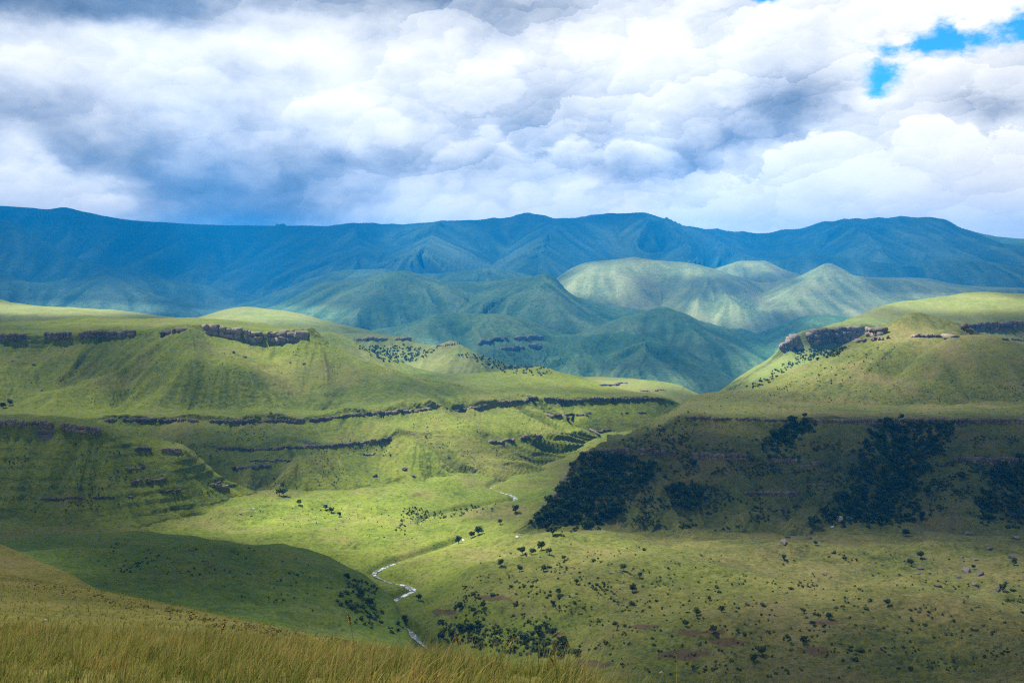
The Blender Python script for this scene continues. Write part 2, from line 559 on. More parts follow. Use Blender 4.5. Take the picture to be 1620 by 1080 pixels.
# ------------------------------------------------------------------ ground materials
def ground_mat(name, dark, mid, light, dry=(0.16, 0.13, 0.05), dry_amt=0.3, rock=(0.20, 0.17, 0.17), big=300.0, rocky=1.0,
               grain=1.0, streak=0.35, strat=0.0):
    """grassland: patches, drainage streaks, tussock grain, bare rock where attribute `rock` says so"""
    mt = bpy.data.materials.new(name)
    mt.use_nodes = True
    t = NT(mt.node_tree)
    t.n.clear()
    pos = t.node('ShaderNodeNewGeometry').outputs['Position']
    flat = t.v('MULTIPLY', pos, (1, 1, 1.6))
    n1 = t.noise(flat, 1 / big, 4, 0.6)
    n2 = t.noise(flat, 1 / (big * 0.17), 5, 0.62, 0.4)
    n3 = t.noise(flat, 1 / (big * 0.025), 4, 0.7)
    st = t.node('ShaderNodeAttribute', attribute_name='streak').outputs['Fac']
    rk = t.node('ShaderNodeAttribute', attribute_name='rock').outputs['Fac']
    n4 = t.noise(flat, 1 / (big * 0.0075), 3, 0.7)
    k = t.m('ADD', t.m('MULTIPLY', n1, 0.45), t.m('MULTIPLY', n2, 0.55))
    k = t.m('ADD', k, t.m('MULTIPLY', t.m('SUBTRACT', n3, 0.5), 0.75 * grain))
    k = t.m('ADD', k, t.m('MULTIPLY', t.m('SUBTRACT', n4, 0.5), 0.55 * grain))
    k = t.m('ADD', k, t.m('MULTIPLY', st, streak * 0.16))
    kf = t.mr(k, 0.24, 0.78, 0, 1, False)
    c = t.ramp(kf, [(0.0, dark), (0.45, mid), (1.0, light)])
    # drier sward where attribute `dry` says so
    da = t.node('ShaderNodeAttribute', attribute_name='dry').outputs['Fac']
    c = t.mix(da, c, t.ramp(kf, [(0.0, (0.034, 0.042, 0.012)), (0.45, (0.092, 0.088, 0.024)), (1.0, (0.175, 0.150, 0.052))]))
    nd = t.noise(t.v('ADD', flat, (311.0, 97.0, 0)), 1 / (big * 0.4), 6, 0.68)
    c = t.mix(t.m('MULTIPLY', t.mr(nd, 0.47, 0.66), dry_amt), c, t.mix(n3, tuple(v * 0.7 for v in dry), tuple(v * 1.25 for v in dry)))
    # bracken: red-brown stands
    ba = t.node('ShaderNodeAttribute', attribute_name='bracken').outputs['Fac']
    bm_ = t.mr(t.m('ADD', ba, t.m('MULTIPLY', t.m('SUBTRACT', t.noise(flat, 1 / 14.0, 5, 0.7), 0.5), 1.6)), 0.45, 0.62)
    c = t.mix(t.m('MULTIPLY', bm_, 0.8), c, t.mix(n4, (0.035, 0.022, 0.014), (0.12, 0.072, 0.045)))
    # tussocks: dark flecks
    fl = t.noise(flat, 1 / (big * 0.012), 3, 0.65)
    c = t.mix(t.m('MULTIPLY', t.mr(fl, 0.54, 0.66), 0.55 * grain), c, tuple(v * 0.40 for v in dark))
    # rock
    strata = t.noise(t.v('MULTIPLY', pos, (0.02, 0.02, 0.55)), 1.0, 4, 0.7)
    rc = t.ramp(strata, [(0.34, tuple(v * 0.16 for v in rock)), (0.52, tuple(v * 0.62 for v in rock)), (0.7, tuple(min(1, v * 1.4) for v in rock))])
    brk = t.noise(flat, 1 / (big * 0.05), 4, 0.7)
    rm = t.mr(t.m('ADD', t.m('MULTIPLY', rk, rocky), t.m('SUBTRACT', brk, 0.5)), 0.42, 0.58)
    c = t.mix(t.m('MULTIPLY', rm, 0.9), c, rc)
    b1 = t.node('ShaderNodeBump', {'Strength': 0.55, 'Distance': big * 0.006, 'Height': t.m('ADD', n3, t.m('MULTIPLY', fl, 0.5))})
    p = t.node('ShaderNodeBsdfPrincipled', {'Base Color': c, 'Roughness': 0.95, 'Specular IOR Level': 0.08,
                                            'Normal': b1.outputs[0]})
    t.l.new(p.outputs[0], t.node('ShaderNodeOutputMaterial').inputs[0])
    return mt


M_near = ground_mat('dry_slope_grass', (0.040, 0.048, 0.010), (0.092, 0.088, 0.018), (0.16, 0.14, 0.034), dry_amt=0.55, big=60)
M_green = ground_mat('valley_grass', (0.034, 0.062, 0.009), (0.072, 0.112, 0.013), (0.13, 0.165, 0.022), dry_amt=0.25, big=260)
M_left = ground_mat('mesa_grass', (0.040, 0.060, 0.009), (0.096, 0.124, 0.014), (0.165, 0.182, 0.026), dry_amt=0.4, big=320,
                    rock=(0.15, 0.135, 0.12))
M_right = ground_mat('rough_grass', (0.035, 0.050, 0.012), (0.078, 0.092, 0.020), (0.135, 0.135, 0.036), dry=(0.15, 0.12, 0.05),
                     dry_amt=0.6, big=240, grain=1.2, rock=(0.14, 0.125, 0.115))
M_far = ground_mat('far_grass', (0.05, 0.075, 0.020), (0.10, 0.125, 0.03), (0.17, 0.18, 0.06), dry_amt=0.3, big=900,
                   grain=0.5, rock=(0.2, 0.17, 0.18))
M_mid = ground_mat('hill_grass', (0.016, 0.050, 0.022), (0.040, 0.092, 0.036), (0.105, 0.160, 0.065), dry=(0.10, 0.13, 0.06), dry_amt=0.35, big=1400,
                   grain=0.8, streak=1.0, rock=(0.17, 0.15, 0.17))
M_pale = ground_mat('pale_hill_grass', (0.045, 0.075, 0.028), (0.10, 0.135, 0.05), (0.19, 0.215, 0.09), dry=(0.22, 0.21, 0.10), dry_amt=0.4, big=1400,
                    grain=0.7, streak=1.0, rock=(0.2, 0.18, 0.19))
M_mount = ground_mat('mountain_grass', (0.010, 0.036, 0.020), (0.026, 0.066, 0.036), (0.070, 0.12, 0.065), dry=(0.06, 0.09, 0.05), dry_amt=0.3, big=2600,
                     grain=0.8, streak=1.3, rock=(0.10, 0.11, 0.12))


# ------------------------------------------------------------------ terrain
FAR = 1.5
FAR_NAMES = {'blue_ridge', 'blue_cone', 'blue_hill', 'blue_massif', 'pale_hills', 'foothills', 'mountain_spur', 'mountain'}


def layer(name, curves, mat, x0=-170, x1=1790, step=1.7, back=None, rough=(40, 1.2), gully=(60, 4.0, 260), bumps=(),
          rock_rows=(), strata=None, rowpx=1.7, seed=1, minrows=10, label=None, crest=0.25):
    """a landform lofted through feature lines, near to far. Each line: [(px, py, distance), ...]"""
    cols = np.arange(x0, x1 + step, step)
    k = FAR if name in FAR_NAMES else 1.0        # the blue hills and the range stand farther off than first measured
    if k != 1.0:
        curves = [[(a, b_, c_ * k) for a, b_, c_ in cv] for cv in curves]
        bumps = [([(a, b_, c_ * k) for a, b_, c_ in pts], w_ * k, h_ * k) for pts, w_, h_ in bumps]
        rough = (rough[0] * k, rough[1] * k)
        gully = tuple(v_ * k for v_ in gully)
        strata = (strata[0] * k, strata[1] * k, strata[2]) if strata else None
    Ys, Zs = [], []
    for cv in curves:
        a = np.array(cv, float)
        py = pchip(a[:, 0], a[:, 1], cols)
        Y = pchip(a[:, 0], a[:, 2], cols)
        _, yy, zz = ray(cols, py)
        Ys.append(Y)
        Zs.append(zz * Y / yy)
    if back is None:
        back = (0.12, 0.05)
    n = len(curves)
    Yb, Zb = Ys[-1], Zs[-1]
    Ys += [Yb * (1 + back[0] * 0.3), Yb * (1 + back[0])]
    Zs += [Zb - Yb * back[1] * 0.18, Zb - Yb * back[1]]
    Ys, Zs = np.array(Ys), np.array(Zs)
    ts, rockt = [], []
    for i in range(len(Ys) - 1):
        _, p0 = project(0, Ys[i], Zs[i])
        _, p1 = project(0, Ys[i + 1], Zs[i + 1])
        k = int(np.clip(np.percentile(np.abs(p1 - p0), 85) / rowpx, minrows, 110)) if i < n - 1 else 9
        ts.append(i + np.arange(k) / k)
        rockt.append(np.full(k, 1.0 if i in rock_rows else 0.0))
    ts = np.concatenate(ts + [[len(Ys) - 1]])
    rockt = np.concatenate(rockt + [[0]])
    idx = np.arange(len(Ys), dtype=float)
    nr, nc = len(ts), len(cols)
    Y = np.empty((nr, nc))
    Z = np.empty((nr, nc))
    # monotone cubic along each column, all columns at once
    h = 1.0
    for src, dst in ((Ys, Y), (Zs, Z)):
        d = np.diff(src, axis=0)
        m = np.zeros_like(src)
        ok = d[1:] * d[:-1] > 0
        with np.errstate(divide='ignore', invalid='ignore'):
            m[1:-1] = np.where(ok, 2 * d[1:] * d[:-1] / (d[1:] + d[:-1]), 0)
        m[0], m[-1] = d[0], d[-1]
        i = np.clip(np.floor(ts).astype(int), 0, len(src) - 2)
        t = (ts - i)[:, None]
        dst[:] = ((1 + 2 * t) * (1 - t) ** 2 * src[i] + t * (1 - t) ** 2 * m[i]
                  + t * t * (3 - 2 * t) * src[i + 1] + t * t * (t - 1) * m[i + 1])
    X = x_of(cols[None, :], Y, Z)
    fade = np.clip((len(curves) - 1 - ts) / 0.8, 0.0, 1.0)
    fade = np.where(ts > len(curves) - 1, np.clip((ts - len(curves) + 1) / 1.0, 0, 1), fade)[:, None]
    return finish(name, X, Y, Z, mat, rough, gully, bumps, np.repeat(rockt[:, None], nc, 1), strata, seed, label, fade=crest + (1 - crest) * fade)


def finish(name, X, Y, Z, mat, rough, gully, bumps, rock, strata, seed, label=None, carve=None, fade=1.0, attrs=None):
    for pts, width, height in bumps:
        w = [tuple(float(v) for v in world_at(*p)) for p in pts]
        d, _ = seg_dist(X, Y, w)
        Z = Z + height * np.exp(-(d / width) ** 1.6)
    sc, am = rough
    Z = Z + am * fbm(X / sc, Y / sc, 5, seed, 0.5)
    lam, ga, glen = gully
    P = np.array([X, Y, Z])
    streak = np.zeros_like(X)
    if ga > 0:
        wx = X + lam * 0.6 * perlin(X / lam / 1.7, Y / lam / 1.7, seed + 5)
        n1 = perlin(wx / lam, Y / lam, seed + 31) + 0.6 * perlin(wx / lam * 2.3, Y / lam * 2.3, seed + 32)
        S1, sl = lic(np.array([X, Y, blur(Z, 3)]), n1, glen, glen / 22.0)
        sf = np.clip((sl - 0.04) / 0.28, 0, 1) * fade
        gm = np.clip(0.55 + 1.9 * fbm(X / (lam * 3.1) + 7, Y / (lam * 3.1), 3, seed + 55), 0.08, 1.7)     # some flanks are deeply cut, some smooth
        n0 = perlin(X / (lam * 2.6), Y / (lam * 2.6), seed + 33) + 0.5 * perlin(X / (lam * 1.4), Y / (lam * 1.4), seed + 34)
        S0, _ = lic(np.array([X, Y, blur(Z, 3)]), n0, glen * 1.3, glen * 1.3 / 18.0)
        Z = Z - ga * sf * (0.32 * S0 + np.maximum(S1, -0.6) * 0.7 * gm)
        n2 = perlin(X / lam * 3.6, Y / lam * 3.6, seed + 41) + 0.5 * perlin(X / lam * 8, Y / lam * 8, seed + 42)
        S2, _ = lic(np.array([X, Y, Z]), n2, glen * 0.4, glen * 0.4 / 12.0)
        Z = Z - ga * 0.2 * sf * S2 * gm
        streak = np.clip(-0.6 * S1 - 0.5 * S2, -2.5, 2.5) * sf
    if strata:
        hgt, amp, thr = strata           # ledges of harder rock: step height, size, how continuous
        wob = 0.35 * hgt * fbm(X / 130, Y / 130, 3, seed + 77)
        ph = (Z + wob) / hgt
        fr = ph - np.floor(ph)
        on = np.clip((fbm(X / 70 + np.floor(ph) * 9.1, Y / 70, 4, seed + 88) - thr) * 6, 0, 1)
        saw = np.where(fr < 0.12, fr / 0.12, 1 - (fr - 0.12) / 0.88)
        _, _, _ = 0, 0, 0
        gx, gy, _j = grad_grid(np.array([X, Y, Z]))
        sf = np.clip((np.hypot(gx, gy) - 0.1) / 0.2, 0, 1)
        Z = Z + amp * (saw - 0.5) * on * sf
        rock = np.maximum(rock, on * sf * (fr < 0.16) * 0.9)
    rock = rock * np.clip(0.05 + 1.1 * fbm(X / 60 + 31, Y / 60, 4, seed + 99), 0, 1)
    if carve is not None:
        Z = carve(X, Y, Z)
    P = np.array([X, Y, Z])
    nr, nc = X.shape
    o = mesh_from(name, np.stack([X.ravel(), Y.ravel(), Z.ravel()], 1), grid_faces(nr, nc), mat, True,
                  {'rock': rock, 'streak': streak, **(attrs(X, Y, Z) if attrs else {})})
    tag(o, label, None, None, 'structure')
    LAYERS.append(o)
    splat(P)
    return o


RIVER_Z = -261.0
river_px = [(700, 1042, .3), (668, 1018, .5), (650, 1000, 1.2), (640, 993, .9), (622, 985, .15), (600, 968, 1.1), (612, 955, 1.1), (640, 942, 1.2), (655, 934, 1.5), (640, 926, 1.3), (610, 918, .25),
            (592, 906, .8), (620, 893, .95), (650, 884, .5), (690, 872, .1), (720, 859, .8), (735, 857, .7), (722, 845, .08), (690, 836, .06), (665, 828, .06), (690, 815, .06), (745, 803, .06), (790, 796, .1),
            (815, 791, 1.1), (808, 783, 1.1), (780, 775, .9), (778, 770, .1), (792, 762, .12), (806, 753, .9), (815, 749, .7), (835, 741, .1), (858, 734, 1.0), (850, 729, .7), (870, 712, .1), (900, 703, .1),
            (950, 690, .2), (1000, 676, .2)]


def river_world():
    out = []
    for px, py, wd in river_px:
        _, yy, zz = ray(px, py)
        Y = RIVER_Z * yy / zz
        x, y, z = world_at(px, py, Y)
        out.append((float(x), float(y), RIVER_Z, wd))
    return out


def smooth_line(pts, n=6):
    p = np.array(pts, float)
    p = np.vstack([2 * p[0] - p[1], p, 2 * p[-1] - p[-2]])
    out = []
    for i in range(1, len(p) - 2):
        for k in range(n):
            t = k / n
            out.append(0.5 * ((2 * p[i]) + (-p[i - 1] + p[i + 1]) * t + (2 * p[i - 1] - 5 * p[i] + 4 * p[i + 1] - p[i + 2]) * t * t
                              + (-p[i - 1] + 3 * p[i] - 3 * p[i + 1] + p[i + 2]) * t ** 3))
    out.append(p[-2])
    return np.array(out)


RIV4 = smooth_line(river_world(), 5)
RIV = RIV4[:, :3]

# valley floor: scattered heights, given as pixel + height
valley_pts = [
    (-150, 800, -235), (0, 800, -238), (150, 800, -246), (300, 790, -252), (300, 850, -255), (150, 870, -250), (0, 900, -240),
    (450, 800, -254), (450, 850, -256), (540, 800, -257), (560, 850, -257), (570, 880, -256), (640, 800, -258), (640, 850, -258),
    (720, 780, -258), (700, 820, -259), (520, 910, -256), (540, 960, -256), (450, 960, -246), (560, 1010, -255), (600, 1030, -254),
    (690, 960, -255), (695, 920, -254), (740, 880, -249), (760, 850, -247), (830, 835, -246), (690, 1000, -252), (730, 1030, -250),
    (720, 980, -246), (800, 1020, -236), (800, 960, -232), (800, 910, -236), (850, 880, -236), (900, 850, -241), (950, 852, -243),
    (900, 950, -224), (950, 1000, -222), (900, 1050, -226), (1000, 920, -224), (1000, 1080, -216), (1000, 870, -236), (1100, 860, -240),
    (1200, 850, -240), (1300, 850, -238), (1300, 900, -226), (1200, 950, -216), (1250, 880, -229), (1400, 860, -236), (1500, 850, -238),
    (1620, 850, -238), (1750, 850, -238), (1450, 900, -228), (1600, 900, -224), (1750, 900, -220), (1500, 950, -214), (1620, 960, -214),
    (1400, 1000, -206), (1560, 980, -203), (1620, 1010, -200), (1750, 1040, -196), (1300, 1050, -208), (1150, 1060, -212),
    (1500, 1080, -200), (1300, 1150, -204), (1000, 1200, -212), (1700, 1150, -192), (800, 1150, -226), (600, 1150, -250), (300, 1100, -235),
    (820, 760, -259), (860, 760, -258), (880, 740, -260), (900, 715, -262), (940, 705, -262), (960, 690, -264), (1020, 672, -262), (1100, 665, -258),
    (760, 752, -256), (700, 760, -254), (800, 730, -257), (1000, 700, -258), (1000, 780, -246), (1200, 780, -238), (1600, 780, -236),
]


def build_valley():
    pts = []
    for px, py, z in valley_pts:
        _, yy, zz = ray(px, py)
        Y = z * yy / zz
        x, y, _z = world_at(px, py, Y)
        pts.append((float(x), float(y), z))
    Yr = np.geomspace(420, 2300, 640)
    cols = np.arange(-260, 1881, 1.8)
    dx = (cols - W0 / 2) / F0
    Y = np.repeat(Yr[:, None], len(cols), 1)
    X = dx[None, :] * Y * 1.02
    Z = tps(pts, X, Y)
    Z = np.clip(Z, -266, -150)

    def carve(X, Y, Z):
        d, hz = seg_dist(X, Y, [tuple(p) for p in RIV[::2]])
        w = 6 + 2.5 * perlin(X / 40, Y / 40, 9)
        f = 1 / (1 + np.exp((d - w) / 1.2))
        b = np.exp(-(d / 26.0) ** 2)
        Z = Z * (1 - b * 0.7) + (hz + 2.2) * b * 0.7
        return Z * (1 - f) + (hz - 1.6) * f

    def attrs(X, Y, Z):
        rx = np.interp(Y.ravel(), RIV[np.argsort(RIV[:, 1]), 1], RIV[np.argsort(RIV[:, 1]), 0]).reshape(X.shape)
        w = 60 * fbm(X / 90, Y / 90, 4, 91)
        dry = np.clip((X - rx - 25 + w) / 130, 0, 1) * (0.75 + 0.5 * fbm(X / 160, Y / 160, 3, 92))
        px, py = project(X, Y, Z)
        br = np.zeros_like(X)
        for cx, cyy, rx_, ry_ in [(1075, 1035, 70, 16), (1015, 990, 40, 7), (1290, 1028, 50, 12), (1110, 1000, 70, 8), (1150, 1015, 60, 9), (880, 1002, 26, 5), (930, 1050, 60, 10), (1255, 895, 0.1, 0.1),
                                  (1305, 985, 40, 7), (780, 945, 60, 7), (700, 968, 40, 8)]:
            br = np.maximum(br, 1 - np.sqrt(((px - cx) / rx_) ** 2 + ((py - cyy) / ry_) ** 2) * 0.8)
        return {'dry': np.clip(dry, 0, 1), 'bracken': np.clip(br, 0, 1)}
    Z = Z + 3.0 * fbm(X / 190, Y / 150, 3, 93)

    def vb(*pts):
        out = []
        for px, py, z in pts:
            _, yy, zz = ray(px, py)
            out.append((px, py, z * yy / zz))
        return out
    humps = [(vb((745, 868, -245), (840, 862, -238), (960, 858, -238)), 42, 8), (vb((880, 935, -224), (1010, 908, -224), (1130, 918, -222)), 55, 10),
             (vb((1190, 885, -232), (1290, 872, -232), (1380, 885, -230)), 36, 9), (vb((1400, 965, -214), (1520, 988, -208), (1660, 1005, -202)), 60, 10),
             (vb((800, 995, -228), (880, 1025, -226), (860, 1060, -228)), 34, -12), (vb((1230, 922, -226), (1330, 927, -222), (1430, 906, -224)), 30, -6),
             (vb((1000, 1010, -220), (1150, 1000, -216), (1300, 1010, -212)), 40, 7), (vb((1440, 930, -222), (1560, 925, -218), (1660, 930, -216)), 34, 8),
             (vb((330, 862, -255), (470, 848, -255), (600, 862, -256)), 26, 5), (vb((520, 880, -256), (600, 876, -256)), 16, 4), (vb((380, 815, -254), (480, 805, -255)), 30, 5),
             (vb((1100, 870, -238), (1200, 862, -238)), 26, 5), (vb((1480, 872, -234), (1580, 868, -234)), 26, 7), (vb((720, 905, -250), (760, 940, -246), (750, 985, -244)), 26, 8),
             (vb((690, 815, -258), (740, 826, -256), (800, 800, -257)), 16, 4), (vb((640, 900, -256), (690, 885, -254)), 12, 3),
             (vb((330, 800, -254), (450, 792, -255), (560, 792, -256), (650, 790, -257), (710, 772, -258), (770, 752, -258)), 46, 8), (vb((560, 812, -257), (640, 806, -258)), 26, 4),
             (vb((900, 770, -250), (930, 815, -246)), 30, 5), (vb((780, 905, -236), (840, 895, -234), (880, 875, -238)), 34, 7)]
    return finish('valley_floor', X, Y, Z, M_valley, (60, 6.5), (34, 2.4, 110), humps, np.zeros_like(X), None, 3, carve=carve, attrs=attrs)


M_valley = ground_mat('valley_floor_grass', (0.038, 0.062, 0.008), (0.098, 0.130, 0.015), (0.165, 0.190, 0.028), dry=(0.16, 0.125, 0.055),
                      dry_amt=0.5, big=230, grain=1.1, rock=(0.15, 0.135, 0.125))

# --- foreground slope the photographer stands on
hill_near = layer('grassy_slope', [
    [(-170, 2600, 1.6), (810, 2600, 1.6), (1790, 2700, 1.5)],
    [(-170, 1400, 5), (810, 1400, 5), (1200, 1480, 4.6), (1790, 1650, 4)],
    [(-170, 1090, 15), (300, 1090, 15), (700, 1098, 14), (1000, 1160, 11), (1300, 1260, 8.5), (1790, 1500, 6)],
    [(-170, 1012, 32), (200, 1016, 32), (450, 1030, 30), (620, 1046, 27), (750, 1066, 22), (900, 1100, 15.5), (1000, 1130, 13), (1300, 1230, 9.5), (1790, 1470, 6.5)],
    [(-170, 945, 100), (0, 958, 92), (200, 978, 80), (400, 1002, 62), (540, 1022, 48), (620, 1036, 40), (750, 1060, 27), (900, 1096, 18), (1000, 1124, 15), (1300, 1222, 10.5), (1790, 1460, 7)],
    [(-170, 890, 240), (0, 914, 220), (100, 928, 195), (190, 944, 175), (300, 966, 140), (420, 992, 105), (520, 1010, 75), (620, 1030, 52), (750, 1056, 32), (900, 1092, 20), (1000, 1120, 17), (1300, 1218, 11.5), (1790, 1450, 7.5)],
], M_near, back=(0.6, 0.5), rough=(9, 0.10), gully=(14, 0.15, 40), seed=11, minrows=20)

spur_near = layer('grassy_spur', [
    [(-170, 960, 250), (0, 975, 245), (200, 1010, 235), (400, 1060, 225)],
    [(-170, 880, 290), (0, 905, 280), (100, 930, 268), (200, 960, 255), (400, 1040, 240)],
    [(-170, 820, 340), (0, 862, 315), (30, 873, 305), (60, 888, 296), (100, 905, 285), (140, 925, 275), (200, 952, 262), (300, 1000, 250), (400, 1030, 245)],
], M_near, x0=-170, x1=400, rough=(24, 0.8), gully=(20, 0.5, 60), seed=12, back=(0.3, 0.25))

# --- dark rounded knoll left of the river
knoll = layer('grassy_knoll', [
    [(-170, 1020, 480), (300, 1030, 480), (480, 1050, 490), (600, 1070, 500), (640, 1075, 505), (700, 1100, 510)],
    [(-170, 915, 600), (0, 915, 600), (200, 925, 610), (400, 950, 620), (520, 985, 615), (580, 1010, 600), (625, 1028, 590), (660, 1050, 580), (700, 1090, 560)],
    [(-170, 878, 740), (0, 880, 740), (150, 868, 760), (300, 880, 740), (420, 895, 720), (500, 922, 700), (560, 955, 680), (600, 985, 655), (630, 1008, 630), (660, 1040, 600), (700, 1085, 580)],
    [(-170, 850, 880), (0, 851, 890), (100, 845, 900), (200, 842, 910), (300, 848, 900), (400, 861, 870), (440, 859, 860), (500, 874, 830), (540, 893, 800), (580, 914, 770), (604, 932, 740),
     (622, 950, 710), (632, 975, 680), (645, 1000, 650), (665, 1035, 615), (700, 1080, 590)],
], M_green, x0=-170, x1=700, rough=(60, 4.2), gully=(45, 2.4, 130), seed=13, back=(0.16, 0.10),
    bumps=[([(60, 905, 700), (220, 905, 700), (330, 925, 680)], 30, 8), ([(300, 895, 760), (450, 930, 720), (560, 975, 680)], 22, 9), ([(420, 880, 780), (520, 900, 740)], 18, 5),
           ([(100, 868, 820), (260, 872, 830)], 25, -5)])

valley = build_valley()

# --- spur coming in from the left with broken ledges
spur_left = layer('stepped_spur', [
    [(-170, 890, 970), (200, 885, 985), (330, 862, 1045), (420, 838, 1105), (500, 832, 1140), (560, 850, 1150)],
    [(-170, 790, 1040), (100, 790, 1050), (230, 802, 1065), (330, 800, 1110), (410, 797, 1150), (460, 797, 1175), (560, 830, 1170)],
    [(-170, 715, 1090), (50, 720, 1095), (180, 730, 1100), (270, 742, 1115), (340, 770, 1140), (410, 788, 1165), (460, 797, 1180), (560, 835, 1175)],
    [(-170, 690, 1115), (0, 690, 1115), (100, 692, 1115), (170, 700, 1120), (225, 716, 1125), (285, 720, 1132), (340, 760, 1150), (410, 785, 1170), (460, 798, 1182), (560, 838, 1180)],
    [(-170, 664, 1122), (0, 664, 1122), (100, 670, 1124), (160, 678, 1128), (215, 704, 1133), (283, 708, 1140), (338, 750, 1155), (405, 780, 1175), (460, 799, 1185), (560, 840, 1185)],
    [(-170, 652, 1165), (0, 655, 1165), (60, 656, 1162), (150, 668, 1165), (210, 688, 1165), (288, 705, 1165), (338, 745, 1172), (352, 760, 1178), (405, 779, 1185), (460, 800, 1195), (560, 842, 1195)],
], M_left, x0=-170, x1=560, rough=(45, 2.8), gully=(40, 4.2, 130), seed=21, rock_rows=(3,), strata=(9.0, 2.6, -0.05), back=(0.10, 0.08))

# --- big mesa on the left
mesa_left = layer('mesa', [
    [(-170, 880, 1080), (350, 850, 1110), (450, 835, 1160), (560, 832, 1182), (640, 826, 1196), (700, 812, 1220), (760, 795, 1270), (820, 774, 1335), (880, 750, 1435), (940, 715, 1640), (990, 700, 1780), (1060, 705, 1850)],
    [(-170, 760, 1230), (300, 765, 1225), (400, 765, 1230), (500, 762, 1250), (600, 750, 1280), (680, 745, 1310), (740, 741, 1348), (800, 731, 1392), (860, 717, 1485), (930, 697, 1668), (990, 697, 1790), (1060, 705, 1850)],
    [(-170, 712, 1318), (300, 715, 1318), (400, 716, 1320), (500, 714, 1330), (600, 707, 1350), (640, 697, 1370), (720, 694, 1395), (790, 697, 1440), (850, 694, 1520), (915, 684, 1660), (990, 698, 1800), (1060, 710, 1860)],
    [(-170, 702, 1325), (300, 706, 1325), (400, 707, 1327), (500, 704, 1338), (600, 696, 1358), (640, 688, 1378), (720, 685, 1412), (790, 688, 1465), (850, 686, 1550), (915, 680, 1680), (990, 700, 1805), (1060, 712, 1860)],
    [(-170, 672, 1400), (170, 672, 1400), (420, 674, 1400), (520, 668, 1420), (600, 660, 1455), (680, 655, 1500), (740, 648, 1600), (800, 644, 1685), (850, 653, 1715), (890, 670, 1735), (930, 687, 1762), (990, 702, 1810), (1060, 715, 1860)],
    [(-170, 662, 1406), (170, 662, 1406), (420, 663, 1406), (520, 658, 1428), (600, 650, 1464), (680, 645, 1510), (740, 637, 1612), (800, 631, 1697), (832, 632, 1730), (870, 652, 1742), (905, 673, 1757), (940, 690, 1775), (990, 704, 1812), (1060, 717, 1860)],
    [(-170, 640, 1490), (0, 645, 1480), (170, 648, 1490), (300, 648, 1480), (420, 646, 1490), (520, 638, 1510), (600, 632, 1540), (680, 628, 1580), (740, 624, 1668), (800, 622, 1735), (832, 626, 1755), (870, 650, 1755), (905, 672, 1768), (940, 691, 1782), (1060, 720, 1865)],
    [(-170, 590, 1640), (0, 598, 1630), (120, 595, 1640), (230, 585, 1610), (300, 578, 1560), (360, 582, 1560), (430, 590, 1600), (520, 598, 1630), (600, 605, 1660), (680, 610, 1690), (740, 613, 1745), (800, 618, 1775), (832, 627, 1785), (905, 675, 1782), (1060, 725, 1870)],
    [(-170, 545, 1770), (0, 545, 1770), (150, 541, 1770), (240, 536, 1750), (300, 533, 1720), (340, 536, 1745), (420, 540, 1750), (480, 540, 1745), (520, 556, 1730), (580, 578, 1730), (640, 595, 1740), (700, 606, 1760), (760, 614, 1780), (832, 630, 1800), (905, 680, 1800), (1060, 730, 1880)],
    [(-170, 527, 1782), (0, 527, 1782), (150, 524, 1782), (240, 522, 1772), (300, 520, 1750), (340, 520, 1760), (420, 523, 1762), (485, 524, 1760), (520, 548, 1750), (580, 574, 1750), (640, 592, 1760), (700, 604, 1780), (760, 614, 1800), (832, 634, 1820), (905, 685, 1820), (1060, 735, 1890)],
    [(-170, 508, 2050), (0, 508, 2050), (80, 506, 2050), (140, 499, 2080), (200, 503, 2080), (300, 503, 2060), (380, 507, 2050), (440, 514, 1990), (485, 521, 1880), (520, 546, 1800), (580, 573, 1790), (640, 592, 1800), (700, 606, 1820), (760, 618, 1840), (832, 640, 1860), (905, 690, 1860), (1060, 740, 1900)],
], M_left, x0=-170, x1=1060, rough=(90, 4.2), gully=(46, 7.0, 220), seed=22, rock_rows=(2, 4, 8), strata=(19.0, 2.6, 0.10), back=(0.12, 0.06),
    bumps=[([(296, 535, 1700), (262, 556, 1680), (200, 594, 1620), (90, 634, 1530)], 42, 15),
           ([(305, 548, 1680), (320, 572, 1630), (330, 615, 1540)], 80, 5),
           ([(490, 545, 1740), (560, 590, 1680), (650, 618, 1600)], 40, 9),
           ([(120, 560, 1720), (180, 600, 1640), (240, 625, 1560)], 34, -12), ([(40, 555, 1740), (70, 590, 1660), (110, 610, 1600)], 40, -7),
           ([(420, 555, 1720), (450, 600, 1620), (500, 630, 1520)], 45, -12),
           ([(640, 640, 1500), (760, 700, 1430), (830, 740, 1400)], 28, 8),
           ([(560, 660, 1430), (680, 730, 1330), (720, 770, 1290)], 28, 10), ([(740, 650, 1590), (800, 690, 1510), (840, 712, 1480)], 26, 7),
           ([(430, 670, 1400), (470, 740, 1290), (480, 790, 1220)], 28, 9), ([(300, 680, 1390), (330, 740, 1290)], 26, 8)])

